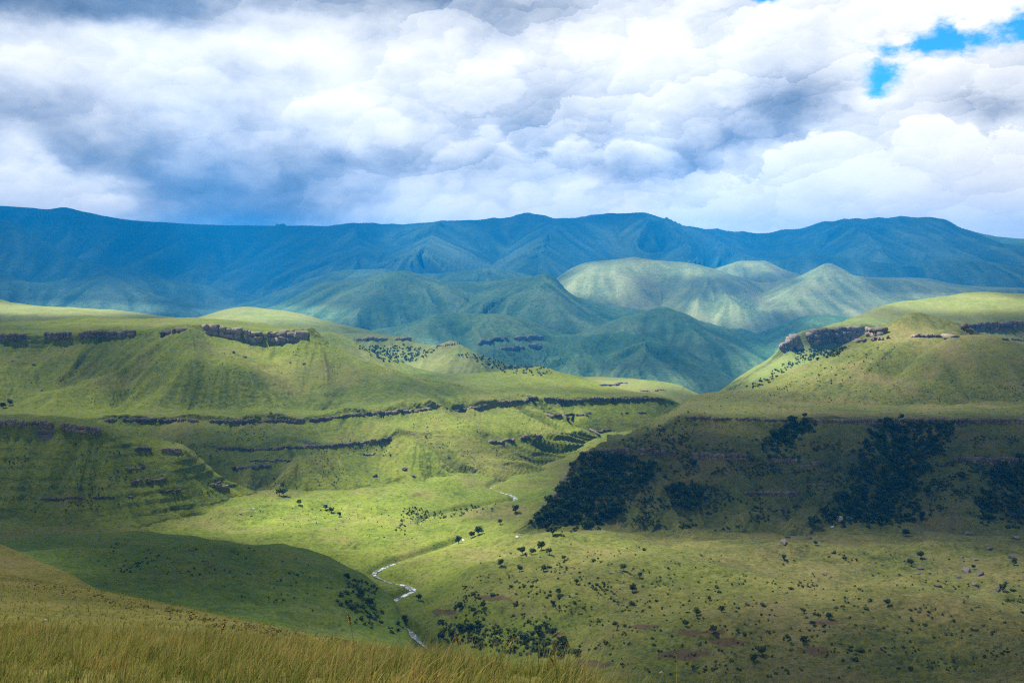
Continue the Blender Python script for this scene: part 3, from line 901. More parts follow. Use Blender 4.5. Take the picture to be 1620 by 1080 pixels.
# --- right-hand scarp with the forest below its rim
scarp = layer('scarp', [
    [(810, 880, 920), (950, 885, 920), (1100, 890, 910), (1300, 884, 905), (1450, 880, 905), (1790, 880, 905)],
    [(810, 858, 965), (860, 848, 975), (950, 850, 970), (1030, 862, 940), (1100, 846, 972), (1200, 862, 935), (1300, 842, 972), (1400, 862, 928), (1450, 846, 962), (1550, 858, 935), (1620, 842, 965), (1790, 840, 965)],
    [(810, 850, 985), (860, 834, 995), (950, 830, 1003), (1030, 838, 990), (1100, 828, 1000), (1200, 834, 990), (1300, 822, 1003), (1400, 832, 988), (1450, 822, 1000), (1550, 828, 990), (1620, 820, 1002), (1790, 820, 1000)],
    [(810, 843, 995), (840, 826, 1002), (870, 802, 1025), (892, 768, 1045), (925, 748, 1062), (960, 760, 1050), (1050, 775, 1045), (1200, 788, 1036), (1400, 786, 1036), (1600, 786, 1036), (1790, 784, 1036)],
    [(810, 842, 1002), (842, 822, 1008), (872, 798, 1032), (894, 762, 1055), (925, 730, 1080), (960, 732, 1085), (1020, 732, 1087), (1150, 737, 1090), (1300, 745, 1086), (1500, 738, 1090), (1790, 738, 1090)],
    [(810, 841, 1006), (845, 816, 1014), (874, 788, 1038), (896, 752, 1062), (925, 714, 1088), (960, 708, 1096), (1020, 708, 1098), (1100, 716, 1098), (1180, 716, 1100), (1300, 732, 1096), (1500, 722, 1100), (1790, 722, 1100)],
    [(810, 840, 1012), (850, 809, 1022), (880, 779, 1046), (902, 746, 1076), (936, 707, 1110), (975, 700, 1130), (1020, 691, 1150), (1080, 670, 1182), (1120, 674, 1182), (1300, 676, 1182), (1620, 675, 1182), (1790, 675, 1182)],
    [(810, 840, 1016), (853, 806, 1028), (883, 775, 1052), (906, 744, 1084), (942, 705, 1122), (985, 696, 1146), (1030, 681, 1172), (1085, 657, 1200), (1200, 660, 1200), (1300, 661, 1200), (1620, 661, 1200), (1790, 661, 1200)],
    [(810, 840, 1030), (858, 806, 1045), (888, 776, 1080), (911, 745, 1112), (948, 703, 1170), (992, 692, 1250), (1038, 675, 1320), (1092, 644, 1370), (1200, 643, 1370), (1400, 646, 1350), (1620, 644, 1350), (1790, 642, 1350)],
    [(810, 842, 1040), (858, 808, 1060), (890, 778, 1100), (914, 748, 1140), (952, 706, 1230), (1000, 690, 1350), (1046, 668, 1440), (1098, 632, 1520), (1200, 626, 1530), (1400, 628, 1520), (1620, 628, 1520), (1790, 626, 1520)],
], M_right, x0=810, x1=1790, rough=(40, 4.5), gully=(42, 4.6, 90), seed=23, rock_rows=(4, 6), strata=(15.0, 2.4, 0.0), back=(0.12, 0.04),
    bumps=[([(1100, 712, 1110), (1150, 760, 1060), (1190, 820, 1000)], 26, 13), ([(1330, 690, 1160), (1330, 760, 1070), (1300, 820, 1000)], 24, 10),
           ([(1430, 690, 1160), (1410, 760, 1070), (1400, 820, 1000)], 30, -13), ([(1540, 700, 1140), (1530, 760, 1070), (1510, 820, 1000)], 26, 13),
           ([(1240, 680, 1170), (1210, 720, 1110), (1180, 760, 1060)], 20, -9), ([(1030, 735, 1090), (1060, 790, 1030), (1050, 830, 1000)], 22, 10), ([(960, 730, 1085), (940, 790, 1035), (900, 830, 1000)], 26, -5)])

hill_right = layer('grassy_peak', [
    [(960, 705, 1280), (1040, 680, 1340), (1100, 655, 1380), (1300, 656, 1380), (1790, 652, 1360)],
    [(980, 696, 1330), (1046, 668, 1400), (1100, 638, 1450), (1200, 630, 1460), (1330, 622, 1460), (1500, 612, 1460), (1790, 610, 1460)],
    [(1000, 688, 1420), (1060, 655, 1490), (1105, 628, 1540), (1200, 614, 1550), (1280, 596, 1570), (1350, 575, 1590), (1420, 555, 1600), (1500, 550, 1600), (1620, 560, 1600), (1790, 580, 1600)],
    [(1000, 690, 1500), (1060, 652, 1560), (1105, 625, 1600), (1150, 618, 1620), (1200, 606, 1630), (1270, 583, 1650), (1330, 556, 1670), (1375, 541, 1690), (1420, 530, 1690), (1470, 528, 1690), (1510, 530, 1690), (1620, 560, 1680), (1790, 590, 1660)],
    [(1000, 692, 1540), (1060, 652, 1600), (1105, 624, 1630), (1150, 617, 1650), (1200, 604, 1660), (1270, 578, 1690), (1330, 549, 1710), (1370, 529, 1730), (1420, 510, 1750), (1450, 502, 1760), (1490, 507, 1750), (1520, 518, 1730), (1550, 531, 1710), (1620, 560, 1700), (1790, 595, 1680)],
], M_right, x0=960, x1=1790, rough=(70, 3.0), gully=(60, 5.5, 220), seed=24, strata=(26.0, 2.5, 0.18), back=(0.14, 0.07),
    bumps=[([(1448, 505, 1755), (1400, 545, 1680), (1330, 590, 1580)], 30, 8), ([(1520, 535, 1690), (1450, 570, 1620), (1390, 602, 1540)], 34, 12)])

dome_right = layer('grassy_dome', [
    [(1180, 655, 1400), (1300, 650, 1400), (1450, 645, 1395), (1790, 640, 1390)],
    [(1180, 650, 1450), (1300, 636, 1450), (1400, 615, 1450), (1500, 596, 1450), (1620, 595, 1450), (1790, 610, 1450)],
    [(1180, 652, 1500), (1300, 634, 1510), (1370, 614, 1520), (1405, 597, 1530), (1440, 571, 1550), (1480, 546, 1570), (1513, 532, 1590), (1547, 529, 1600), (1580, 533, 1600), (1620, 547, 1590), (1700, 575, 1570), (1790, 600, 1550)],
], M_right, x0=1180, x1=1790, rough=(80, 3.0), gully=(70, 3.0, 260), seed=25, back=(0.08, 0.05))

ridge_right = layer('cliff_ridge', [
    [(1040, 665, 1900), (1150, 650, 1950), (1240, 630, 2000), (1400, 620, 2050), (1790, 615, 2100)],
    [(1060, 660, 1980), (1120, 638, 2010), (1170, 618, 2050), (1220, 598, 2110), (1300, 585, 2160), (1400, 580, 2200), (1500, 575, 2250), (1790, 570, 2300)],
    [(1060, 662, 2020), (1120, 634, 2050), (1170, 606, 2140), (1215, 578, 2240), (1250, 556, 2320), (1300, 553, 2340), (1340, 550, 2350), (1400, 540, 2400), (1520, 530, 2500), (1620, 528, 2520), (1790, 526, 2520)],
    [(1060, 664, 2040), (1120, 632, 2070), (1170, 600, 2170), (1215, 570, 2270), (1245, 540, 2350), (1270, 527, 2370), (1300, 521, 2380), (1350, 517, 2390), (1400, 518, 2430), (1520, 514, 2530), (1620, 509, 2550), (1790, 506, 2550)],
    [(1060, 665, 2060), (1120, 631, 2100), (1165, 598, 2200), (1212, 570, 2300), (1245, 541, 2400), (1280, 525, 2450), (1330, 509, 2520), (1370, 494, 2640), (1400, 482, 2740), (1450, 474, 2850), (1490, 469, 2900), (1530, 463, 2950), (1570, 462, 2950), (1620, 465, 2950), (1790, 464, 2950)],
], M_far, x0=1040, x1=1790, rough=(110, 4.0), gully=(80, 6.0, 300), seed=26, rock_rows=(2,), back=(0.1, 0.05))

# --- ridges behind the left mesa, up the valley
spur_mid = layer('spur', [
    [(440, 680, 1700), (800, 680, 1750), (900, 710, 1760), (960, 700, 1780), (1020, 690, 1800), (1080, 678, 1830), (1180, 670, 1880)],
    [(440, 640, 1800), (800, 660, 1800), (900, 667, 1800), (960, 664, 1815), (1020, 660, 1840), (1080, 662, 1870), (1180, 668, 1900)],
    [(440, 632, 1840), (700, 634, 1850), (830, 639, 1850), (900, 640, 1855), (980, 638, 1865), (1040, 636, 1885), (1080, 644, 1900), (1180, 666, 1920)],
    [(440, 622, 1850), (700, 625, 1858), (830, 628, 1858), (900, 629, 1862), (980, 628, 1872), (1040, 627, 1892), (1080, 638, 1910), (1180, 664, 1925)],
    [(440, 600, 1960), (600, 605, 1980), (700, 606, 1990), (800, 604, 2010), (880, 606, 2010), (950, 614, 2000), (1010, 621, 1980), (1050, 627, 1960), (1090, 640, 1950), (1180, 664, 1940)],
    [(440, 590, 2080), (540, 592, 2080), (600, 591, 2090), (700, 592, 2130), (780, 588, 2160), (830, 582, 2180), (855, 581, 2180), (885, 588, 2160), (920, 597, 2130), (950, 606, 2100), (1000, 619, 2060), (1050, 630, 2010), (1090, 643, 1980), (1180, 664, 1960)],
], M_left, x0=440, x1=1180, rough=(90, 3.5), gully=(60, 4.0, 240), seed=27, rock_rows=(2,), strata=(17.0, 2.4, 0.05), back=(0.1, 0.06))

bench_mid = layer('bench', [
    [(820, 650, 2120), (1000, 650, 2120), (1080, 650, 2100), (1180, 655, 2080)],
    [(820, 618, 2280), (900, 615, 2280), (1000, 620, 2250), (1060, 624, 2230), (1100, 634, 2200), (1180, 652, 2150)],
    [(820, 603, 2480), (880, 598, 2480), (940, 596, 2480), (1000, 599, 2450), (1045, 604, 2400), (1075, 610, 2370), (1098, 620, 2330), (1120, 632, 2300), (1180, 650, 2200)],
], M_far, x0=820, x1=1180, rough=(90, 2.5), gully=(60, 3.0, 200), seed=28, strata=(14.0, 2.4, 0.0))

hill_mid = layer('rounded_hill', [
    [(430, 640, 2100), (600, 640, 2150), (760, 630, 2200)],
    [(430, 580, 2200), (500, 570, 2210), (560, 575, 2220), (640, 594, 2230), (760, 605, 2240)],
    [(430, 560, 2330), (470, 545, 2340), (492, 532, 2350), (515, 524, 2360), (540, 528, 2360), (570, 546, 2340), (610, 565, 2320), (660, 581, 2300), (760, 600, 2290)],
], M_left, x0=430, x1=760, rough=(100, 4), gully=(60, 5, 240), seed=29, strata=(22.0, 2.5, 0.1))

crag_ridge = layer('crag_ridge', [
    [(440, 640, 2300), (700, 640, 2300), (850, 630, 2320), (960, 640, 2300)],
    [(440, 595, 2450), (640, 600, 2440), (750, 598, 2430), (850, 600, 2420), (960, 630, 2360)],
    [(440, 560, 2600), (520, 548, 2640), (560, 545, 2640), (640, 548, 2640), (680, 558, 2600), (720, 556, 2560), (760, 572, 2520), (830, 590, 2480), (960, 625, 2400)],
    [(440, 552, 2660), (520, 534, 2680), (560, 532, 2690), (600, 534, 2690), (640, 536, 2690), (665, 545, 2660), (692, 548, 2640), (716, 542, 2610), (738, 551, 2580), (770, 566, 2540), (800, 576, 2510), (830, 584, 2480), (880, 597, 2440), (960, 622, 2400)],
    [(440, 550, 2720), (510, 530, 2750), (560, 527, 2760), (600, 529, 2760), (640, 532, 2740), (665, 542, 2700), (692, 546, 2670), (716, 540, 2640), (738, 549, 2610), (770, 565, 2570), (800, 575, 2530), (830, 584, 2500), (880, 597, 2460), (960, 622, 2410)],
], M_far, x0=440, x1=960, rough=(100, 4.0), gully=(55, 8.0, 240), seed=30, rock_rows=(2,))

back_mesa = layer('back_plateau', [
    [(-170, 560, 2700), (300, 560, 2700), (640, 580, 2700), (760, 590, 2700)],
    [(-170, 505, 2950), (0, 505, 2950), (200, 510, 2950), (330, 514, 2950), (450, 512, 2950), (600, 540, 2900), (680, 566, 2850), (760, 590, 2800)],
    [(-170, 468, 3400), (0, 473, 3400), (25, 480, 3380), (70, 484, 3350), (130, 487, 3350), (200, 493, 3300), (250, 499, 3250), (300, 504, 3200), (330, 497, 3250), (360, 489, 3300), (390, 485, 3300), (430, 489, 3280), (480, 498, 3250), (540, 513, 3200), (600, 528, 3100), (640, 542, 3000), (680, 560, 2950), (760, 588, 2850)],
], M_far, x0=-170, x1=760, rough=(160, 6.0), gully=(90, 8.0, 300), seed=31)

# --- blue hills in the middle distance
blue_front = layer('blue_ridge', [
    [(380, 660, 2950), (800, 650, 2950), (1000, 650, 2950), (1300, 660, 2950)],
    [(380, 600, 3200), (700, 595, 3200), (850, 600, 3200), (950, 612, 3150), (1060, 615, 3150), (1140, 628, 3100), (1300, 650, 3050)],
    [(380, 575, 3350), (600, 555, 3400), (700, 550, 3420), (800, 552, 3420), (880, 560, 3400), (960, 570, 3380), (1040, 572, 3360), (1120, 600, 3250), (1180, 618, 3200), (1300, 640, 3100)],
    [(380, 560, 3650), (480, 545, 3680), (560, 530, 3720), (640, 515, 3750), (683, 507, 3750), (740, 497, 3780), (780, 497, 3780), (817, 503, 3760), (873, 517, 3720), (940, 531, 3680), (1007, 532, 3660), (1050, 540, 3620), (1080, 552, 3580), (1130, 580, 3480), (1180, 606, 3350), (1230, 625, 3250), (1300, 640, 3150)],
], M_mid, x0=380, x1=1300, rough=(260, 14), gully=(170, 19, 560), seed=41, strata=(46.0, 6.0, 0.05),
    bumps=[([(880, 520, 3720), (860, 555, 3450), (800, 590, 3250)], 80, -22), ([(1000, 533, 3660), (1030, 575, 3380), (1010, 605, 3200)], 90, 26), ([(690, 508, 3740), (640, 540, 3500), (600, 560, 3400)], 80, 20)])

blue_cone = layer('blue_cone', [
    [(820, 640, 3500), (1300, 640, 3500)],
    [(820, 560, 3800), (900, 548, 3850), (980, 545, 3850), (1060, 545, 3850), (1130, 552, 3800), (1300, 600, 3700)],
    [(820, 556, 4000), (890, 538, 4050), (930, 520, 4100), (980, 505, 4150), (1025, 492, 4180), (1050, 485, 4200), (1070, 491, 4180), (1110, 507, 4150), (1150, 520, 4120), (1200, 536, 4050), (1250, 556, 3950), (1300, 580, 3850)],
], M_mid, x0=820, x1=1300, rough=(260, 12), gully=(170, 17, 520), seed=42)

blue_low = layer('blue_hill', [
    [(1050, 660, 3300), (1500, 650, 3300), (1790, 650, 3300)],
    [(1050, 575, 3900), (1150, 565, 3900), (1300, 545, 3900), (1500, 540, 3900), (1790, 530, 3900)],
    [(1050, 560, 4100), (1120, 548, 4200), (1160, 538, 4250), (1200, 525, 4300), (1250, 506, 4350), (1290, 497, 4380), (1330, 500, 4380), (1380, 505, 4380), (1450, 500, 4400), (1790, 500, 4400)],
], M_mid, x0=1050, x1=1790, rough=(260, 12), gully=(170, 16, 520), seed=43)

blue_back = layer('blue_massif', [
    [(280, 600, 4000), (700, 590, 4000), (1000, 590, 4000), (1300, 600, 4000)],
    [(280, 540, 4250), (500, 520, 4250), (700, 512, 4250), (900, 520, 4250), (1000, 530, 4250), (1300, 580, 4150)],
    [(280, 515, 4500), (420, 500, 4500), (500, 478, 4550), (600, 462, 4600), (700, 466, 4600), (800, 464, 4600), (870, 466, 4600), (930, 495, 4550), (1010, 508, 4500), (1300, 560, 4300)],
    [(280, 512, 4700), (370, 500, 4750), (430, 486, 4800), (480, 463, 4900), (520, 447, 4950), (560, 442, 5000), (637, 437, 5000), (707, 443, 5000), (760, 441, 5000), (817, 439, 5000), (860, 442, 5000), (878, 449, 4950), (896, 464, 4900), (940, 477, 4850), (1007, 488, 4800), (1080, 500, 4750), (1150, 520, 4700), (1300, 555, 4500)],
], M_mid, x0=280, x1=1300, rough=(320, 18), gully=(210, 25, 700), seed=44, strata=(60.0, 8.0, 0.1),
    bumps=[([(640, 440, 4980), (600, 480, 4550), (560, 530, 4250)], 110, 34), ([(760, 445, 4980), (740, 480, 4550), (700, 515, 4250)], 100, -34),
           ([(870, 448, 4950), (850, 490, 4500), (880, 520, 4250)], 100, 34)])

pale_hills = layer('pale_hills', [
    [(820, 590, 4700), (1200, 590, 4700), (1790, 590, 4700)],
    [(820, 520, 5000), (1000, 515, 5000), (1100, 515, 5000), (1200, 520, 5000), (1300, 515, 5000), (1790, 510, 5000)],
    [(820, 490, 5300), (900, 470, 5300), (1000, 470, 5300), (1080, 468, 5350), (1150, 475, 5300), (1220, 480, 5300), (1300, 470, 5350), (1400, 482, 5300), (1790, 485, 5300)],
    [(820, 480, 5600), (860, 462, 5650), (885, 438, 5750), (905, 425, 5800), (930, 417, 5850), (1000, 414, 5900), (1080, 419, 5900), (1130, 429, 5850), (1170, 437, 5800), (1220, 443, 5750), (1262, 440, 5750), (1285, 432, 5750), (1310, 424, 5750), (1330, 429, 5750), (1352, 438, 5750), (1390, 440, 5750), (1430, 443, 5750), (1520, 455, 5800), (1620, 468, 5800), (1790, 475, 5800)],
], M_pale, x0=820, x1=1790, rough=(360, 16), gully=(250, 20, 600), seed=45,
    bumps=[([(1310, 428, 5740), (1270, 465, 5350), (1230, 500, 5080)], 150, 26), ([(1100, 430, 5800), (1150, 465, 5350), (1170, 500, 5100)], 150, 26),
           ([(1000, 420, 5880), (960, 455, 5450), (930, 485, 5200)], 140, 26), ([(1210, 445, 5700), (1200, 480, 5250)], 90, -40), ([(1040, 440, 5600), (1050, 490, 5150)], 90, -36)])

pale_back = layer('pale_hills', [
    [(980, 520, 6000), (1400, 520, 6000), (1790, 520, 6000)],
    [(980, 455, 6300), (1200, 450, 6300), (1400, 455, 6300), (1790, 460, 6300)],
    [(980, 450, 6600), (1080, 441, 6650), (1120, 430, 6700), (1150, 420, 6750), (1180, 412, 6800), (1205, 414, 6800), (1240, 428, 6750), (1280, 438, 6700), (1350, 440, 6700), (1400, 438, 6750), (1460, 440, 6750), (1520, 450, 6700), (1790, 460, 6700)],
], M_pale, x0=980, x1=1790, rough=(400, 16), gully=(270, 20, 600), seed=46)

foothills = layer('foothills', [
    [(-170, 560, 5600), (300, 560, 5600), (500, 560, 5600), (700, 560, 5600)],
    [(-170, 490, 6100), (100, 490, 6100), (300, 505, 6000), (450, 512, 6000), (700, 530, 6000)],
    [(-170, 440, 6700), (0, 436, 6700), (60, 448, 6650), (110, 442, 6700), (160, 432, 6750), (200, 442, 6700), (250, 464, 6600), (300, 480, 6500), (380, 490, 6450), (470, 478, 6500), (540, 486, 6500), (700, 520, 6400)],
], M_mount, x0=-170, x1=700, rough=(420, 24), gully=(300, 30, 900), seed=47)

foothills_centre = layer('foothills', [
    [(300, 520, 6300), (650, 510, 6300), (1000, 500, 6300)],
    [(300, 500, 6600), (450, 478, 6700), (560, 462, 6700), (700, 462, 6700), (830, 462, 6700), (1000, 478, 6600)],
    [(300, 492, 7000), (400, 474, 7050), (450, 455, 7100), (500, 437, 7200), (545, 427, 7250), (590, 426, 7250), (640, 432, 7200), (690, 434, 7200), (730, 428, 7250), (775, 424, 7250), (820, 432, 7200), (860, 440, 7150), (920, 448, 7100), (1000, 462, 7000)],
], M_mid, x0=300, x1=1000, rough=(380, 18), gully=(210, 34, 640), seed=51)

foothills_right = layer('foothills', [
    [(1050, 510, 7000), (1400, 505, 7000), (1790, 505, 7000)],
    [(1050, 460, 7300), (1250, 455, 7300), (1500, 455, 7300), (1790, 455, 7300)],
    [(1050, 440, 7700), (1150, 428, 7750), (1230, 412, 7800), (1290, 402, 7850), (1350, 408, 7800), (1420, 418, 7750), (1500, 408, 7800), (1560, 414, 7800), (1640, 424, 7750), (1790, 430, 7700)],
], M_mount, x0=1050, x1=1790, rough=(420, 20), gully=(260, 40, 760), seed=52)

green_spur = layer('mountain_spur', [
    [(-170, 520, 6700), (200, 510, 6700), (500, 510, 6700), (620, 510, 6700)],
    [(-170, 420, 7400), (0, 425, 7400), (100, 440, 7300), (200, 455, 7200), (350, 475, 7100), (620, 500, 7000)],
    [(-170, 318, 8400), (-60, 335, 8300), (0, 347, 8200), (25, 354, 8200), (67, 382, 8000), (133, 412, 7800), (187, 427, 7700), (300, 447, 7600), (400, 466, 7500), (500, 488, 7300), (620, 500, 7200)],
], M_mount, x0=-170, x1=620, rough=(420, 24), gully=(330, 34, 1000), seed=48)

crest_pts = [(-170, 322, 10300), (0, 326, 10300), (50, 329, 10300), (75, 331, 10300), (100, 328, 10300), (125, 333, 10300), (180, 344, 10300), (250, 351, 10200), (340, 356, 10200), (430, 357, 10200), (520, 357, 10200), (560, 352, 10200), (640, 355, 10200),
     (690, 350, 10200), (760, 347, 10200), (810, 343, 10250), (835, 336, 10300), (856, 338, 10300), (880, 345, 10300), (950, 340, 10300), (1010, 335, 10300), (1048, 345, 10300), (1080, 358, 10300), (1130, 362, 10300), (1200, 368, 10300),
     (1265, 360, 10300), (1310, 350, 10300), (1380, 345, 10300), (1440, 343, 10300), (1490, 346, 10300), (1520, 360, 10300), (1560, 372, 10300), (1620, 378, 10300), (1790, 370, 10300)]
_cx = np.arange(-170, 1791, 5.0)
_cy = pchip([p[0] for p in crest_pts], [p[1] for p in crest_pts], _cx)
_lobe = 1 - np.abs(perlin(_cx / 46.0, 0 * _cx + 3.7, 201)) * 1.6 - 0.5 * np.abs(perlin(_cx / 17.0, 0 * _cx + 8.1, 202))
_cy = _cy - (_lobe - 0.45) * 2.5 * np.clip((_cx - 380) / 300, 0.22, 1) * np.clip((1560 - _cx) / 120, 0.3, 1)
SKYLINE = [(float(a), float(c), 10300.0) for a, c in zip(_cx, _cy)]
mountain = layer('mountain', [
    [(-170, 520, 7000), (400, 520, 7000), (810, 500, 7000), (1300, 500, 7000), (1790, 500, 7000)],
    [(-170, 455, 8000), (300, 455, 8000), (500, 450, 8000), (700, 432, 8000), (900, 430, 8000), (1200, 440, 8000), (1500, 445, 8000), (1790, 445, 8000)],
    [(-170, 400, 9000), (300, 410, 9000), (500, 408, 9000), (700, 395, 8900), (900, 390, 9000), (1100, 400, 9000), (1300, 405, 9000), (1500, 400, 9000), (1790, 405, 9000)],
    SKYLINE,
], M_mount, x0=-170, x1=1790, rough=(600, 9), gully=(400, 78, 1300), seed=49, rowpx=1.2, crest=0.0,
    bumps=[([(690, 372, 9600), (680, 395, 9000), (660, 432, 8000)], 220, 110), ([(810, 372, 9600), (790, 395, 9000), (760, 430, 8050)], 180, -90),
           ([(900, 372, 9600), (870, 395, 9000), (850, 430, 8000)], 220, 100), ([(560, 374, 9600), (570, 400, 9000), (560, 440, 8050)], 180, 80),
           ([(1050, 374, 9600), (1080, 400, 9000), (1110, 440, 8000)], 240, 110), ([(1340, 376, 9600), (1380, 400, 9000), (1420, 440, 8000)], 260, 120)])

gs = mesh_from('ground', np.array([[-30000, -3000, -655], [30000, -3000, -655], [30000, 30000, -655], [-30000, 30000, -655]], float),
               np.array([[0, 1, 2, 3]]), M_far, False)
tag(gs, kind='structure')
# ------------------------------------------------------------------ river
def build_river():
    P = RIV
    T = np.gradient(P[:, :2], axis=0)
    T /= np.linalg.norm(T, axis=1)[:, None] + 1e-9
    N = np.stack([-T[:, 1], T[:, 0]], 1)
    s = np.arange(len(P))
    hw = np.clip(RIV4[:, 3], .05, 2) * 2.3 * (1 + .35 * np.array([perlin(np.array([k * 0.61]), np.array([3.3]), 5)[0] for k in s]))
    rows = []
    for k in np.linspace(-1, 1, 7):
        rows.append(np.stack([P[:, 0] + N[:, 0] * hw * k, P[:, 1] + N[:, 1] * hw * k, np.full(len(P), RIVER_Z - 0.5)], 1))
    V = np.stack(rows, 0).reshape(-1, 3)
    V[:, 2] += 0.18 * perlin(V[:, 0] / 2.7, V[:, 1] / 2.7, 8)
    mt = bpy.data.materials.new('river_water')
    mt.use_nodes = True
    t = NT(mt.node_tree)
    t.n.clear()
    pos = t.node('ShaderNodeNewGeometry').outputs['Position']
    n = t.noise(pos, 0.22, 5, 0.7, 1.0)
    c = t.mix(t.mr(n, 0.48, 0.62), (0.05, 0.075, 0.08), (0.62, 0.64, 0.66))
    b = t.node('ShaderNodeBump', {'Strength': 0.6, 'Distance': 0.4, 'Height': n})
    p = t.node('ShaderNodeBsdfPrincipled', {'Base Color': c, 'Roughness': t.mr(n, 0.42, 0.56, 0.12, 0.6), 'Normal': b.outputs[0]})
    t.l.new(p.outputs[0], t.node('ShaderNodeOutputMaterial').inputs[0])
    o = mesh_from('river', V, grid_faces(7, len(P)), mt, True)
    tag(o, kind='structure')


build_river()

# ------------------------------------------------------------------ overhead cloud deck: added unseen above the frame, gaps shaped to place the sun patches
DECK_Z = 7200.0
# sunlit places on the ground: pixel centre, half axes, how sunny
lit = [(470, 812, 230, 34, 1.0), (330, 786, 90, 18, .8), (620, 866, 110, 26, 1.0), (700, 882, 60, 16, .9), (590, 772, 90, 34, 1.0), (690, 815, 120, 30, .7),
       (640, 690, 170, 55, .62), (800, 665, 120, 35, .85), (890, 670, 60, 30, 1.1), (700, 740, 120, 40, .8), (430, 572, 80, 14, 1.0), (260, 560, 60, 40, .35), (520, 640, 200, 14, .5),
       (330, 655, 240, 8, .5), (100, 487, 170, 11, 1.0), (430, 496, 130, 15, 1.0), (650, 568, 110, 22, .9), (690, 545, 60, 12, .8), (1010, 606, 90, 10, 1.1), (860, 598, 160, 16, .55),
       (1000, 648, 90, 22, .55), (1500, 478, 150, 16, 1.0), (1330, 505, 60, 14, .8), (1240, 580, 80, 34, 1.1), (1440, 530, 80, 26, 1.1), (1340, 580, 90, 24, .8), (1560, 530, 60, 10, .6),
       (950, 448, 60, 24, 1.1), (1050, 424, 150, 14, .9), (1180, 422, 60, 14, 1.1), (1310, 440, 50, 22, 1.0), (1150, 490, 70, 26, .9), (1330, 478, 120, 20, .7), (1250, 470, 40, 26, .8),
       (680, 385, 90, 36, .6), (800, 405, 160, 30, .4), (610, 430, 120, 12, .4), (980, 380, 120, 30, .3), (660, 500, 120, 10, .35), (900, 560, 100, 20, .3),
       (960, 862, 140, 20, .65), (760, 855, 70, 16, .9), (1230, 895, 220, 22, .42), (1340, 640, 300, 16, .5), (1180, 650, 90, 10, .6), (900, 900, 260, 40, .35), (1080, 900, 500, 60, .34), (1450, 930, 260, 50, .3), (1500, 960, 140, 20, .22),
       (840, 770, 60, 30, .35), (300, 1045, 700, 60, .85), (900, 850, 60, 10, .5), (400, 400, 100, 30, .15), (60, 400, 120, 40, .34), (250, 420, 300, 40, .2), (150, 456, 260, 20, .4), (420, 470, 160, 16, .3), (1500, 590, 140, 30, .25), (230, 510, 200, 8, .5),
       (820, 480, 460, 90, .34), (950, 400, 560, 50, .24), (270, 600, 380, 90, .26), (430, 540, 120, 40, .5), (520, 690, 300, 90, .2), (180, 740, 220, 60, .16), (1250, 960, 460, 90, .14), (1350, 590, 300, 70, .3), (1350, 460, 300, 50, .3), (1420, 400, 300, 60, .3), (1100, 380, 250, 40, .25)]

# places the added deck keeps in shade
dim = [(1335, 748, 400, 92, .84), (240, 925, 360, 68, .8), (330, 722, 230, 48, .9), (170, 575, 120, 36, .6), (560, 640, 60, 30, .3), (360, 620, 60, 30, .4), (70, 770, 230, 70, .7), (1150, 1045, 520, 40, .75), (690, 985, 130, 50, .85), (1570, 575, 90, 30, .6),
       (250, 378, 330, 58, .7), (560, 740, 60, 24, .5), (600, 930, 70, 60, .7), (1400, 720, 300, 60, .9)]


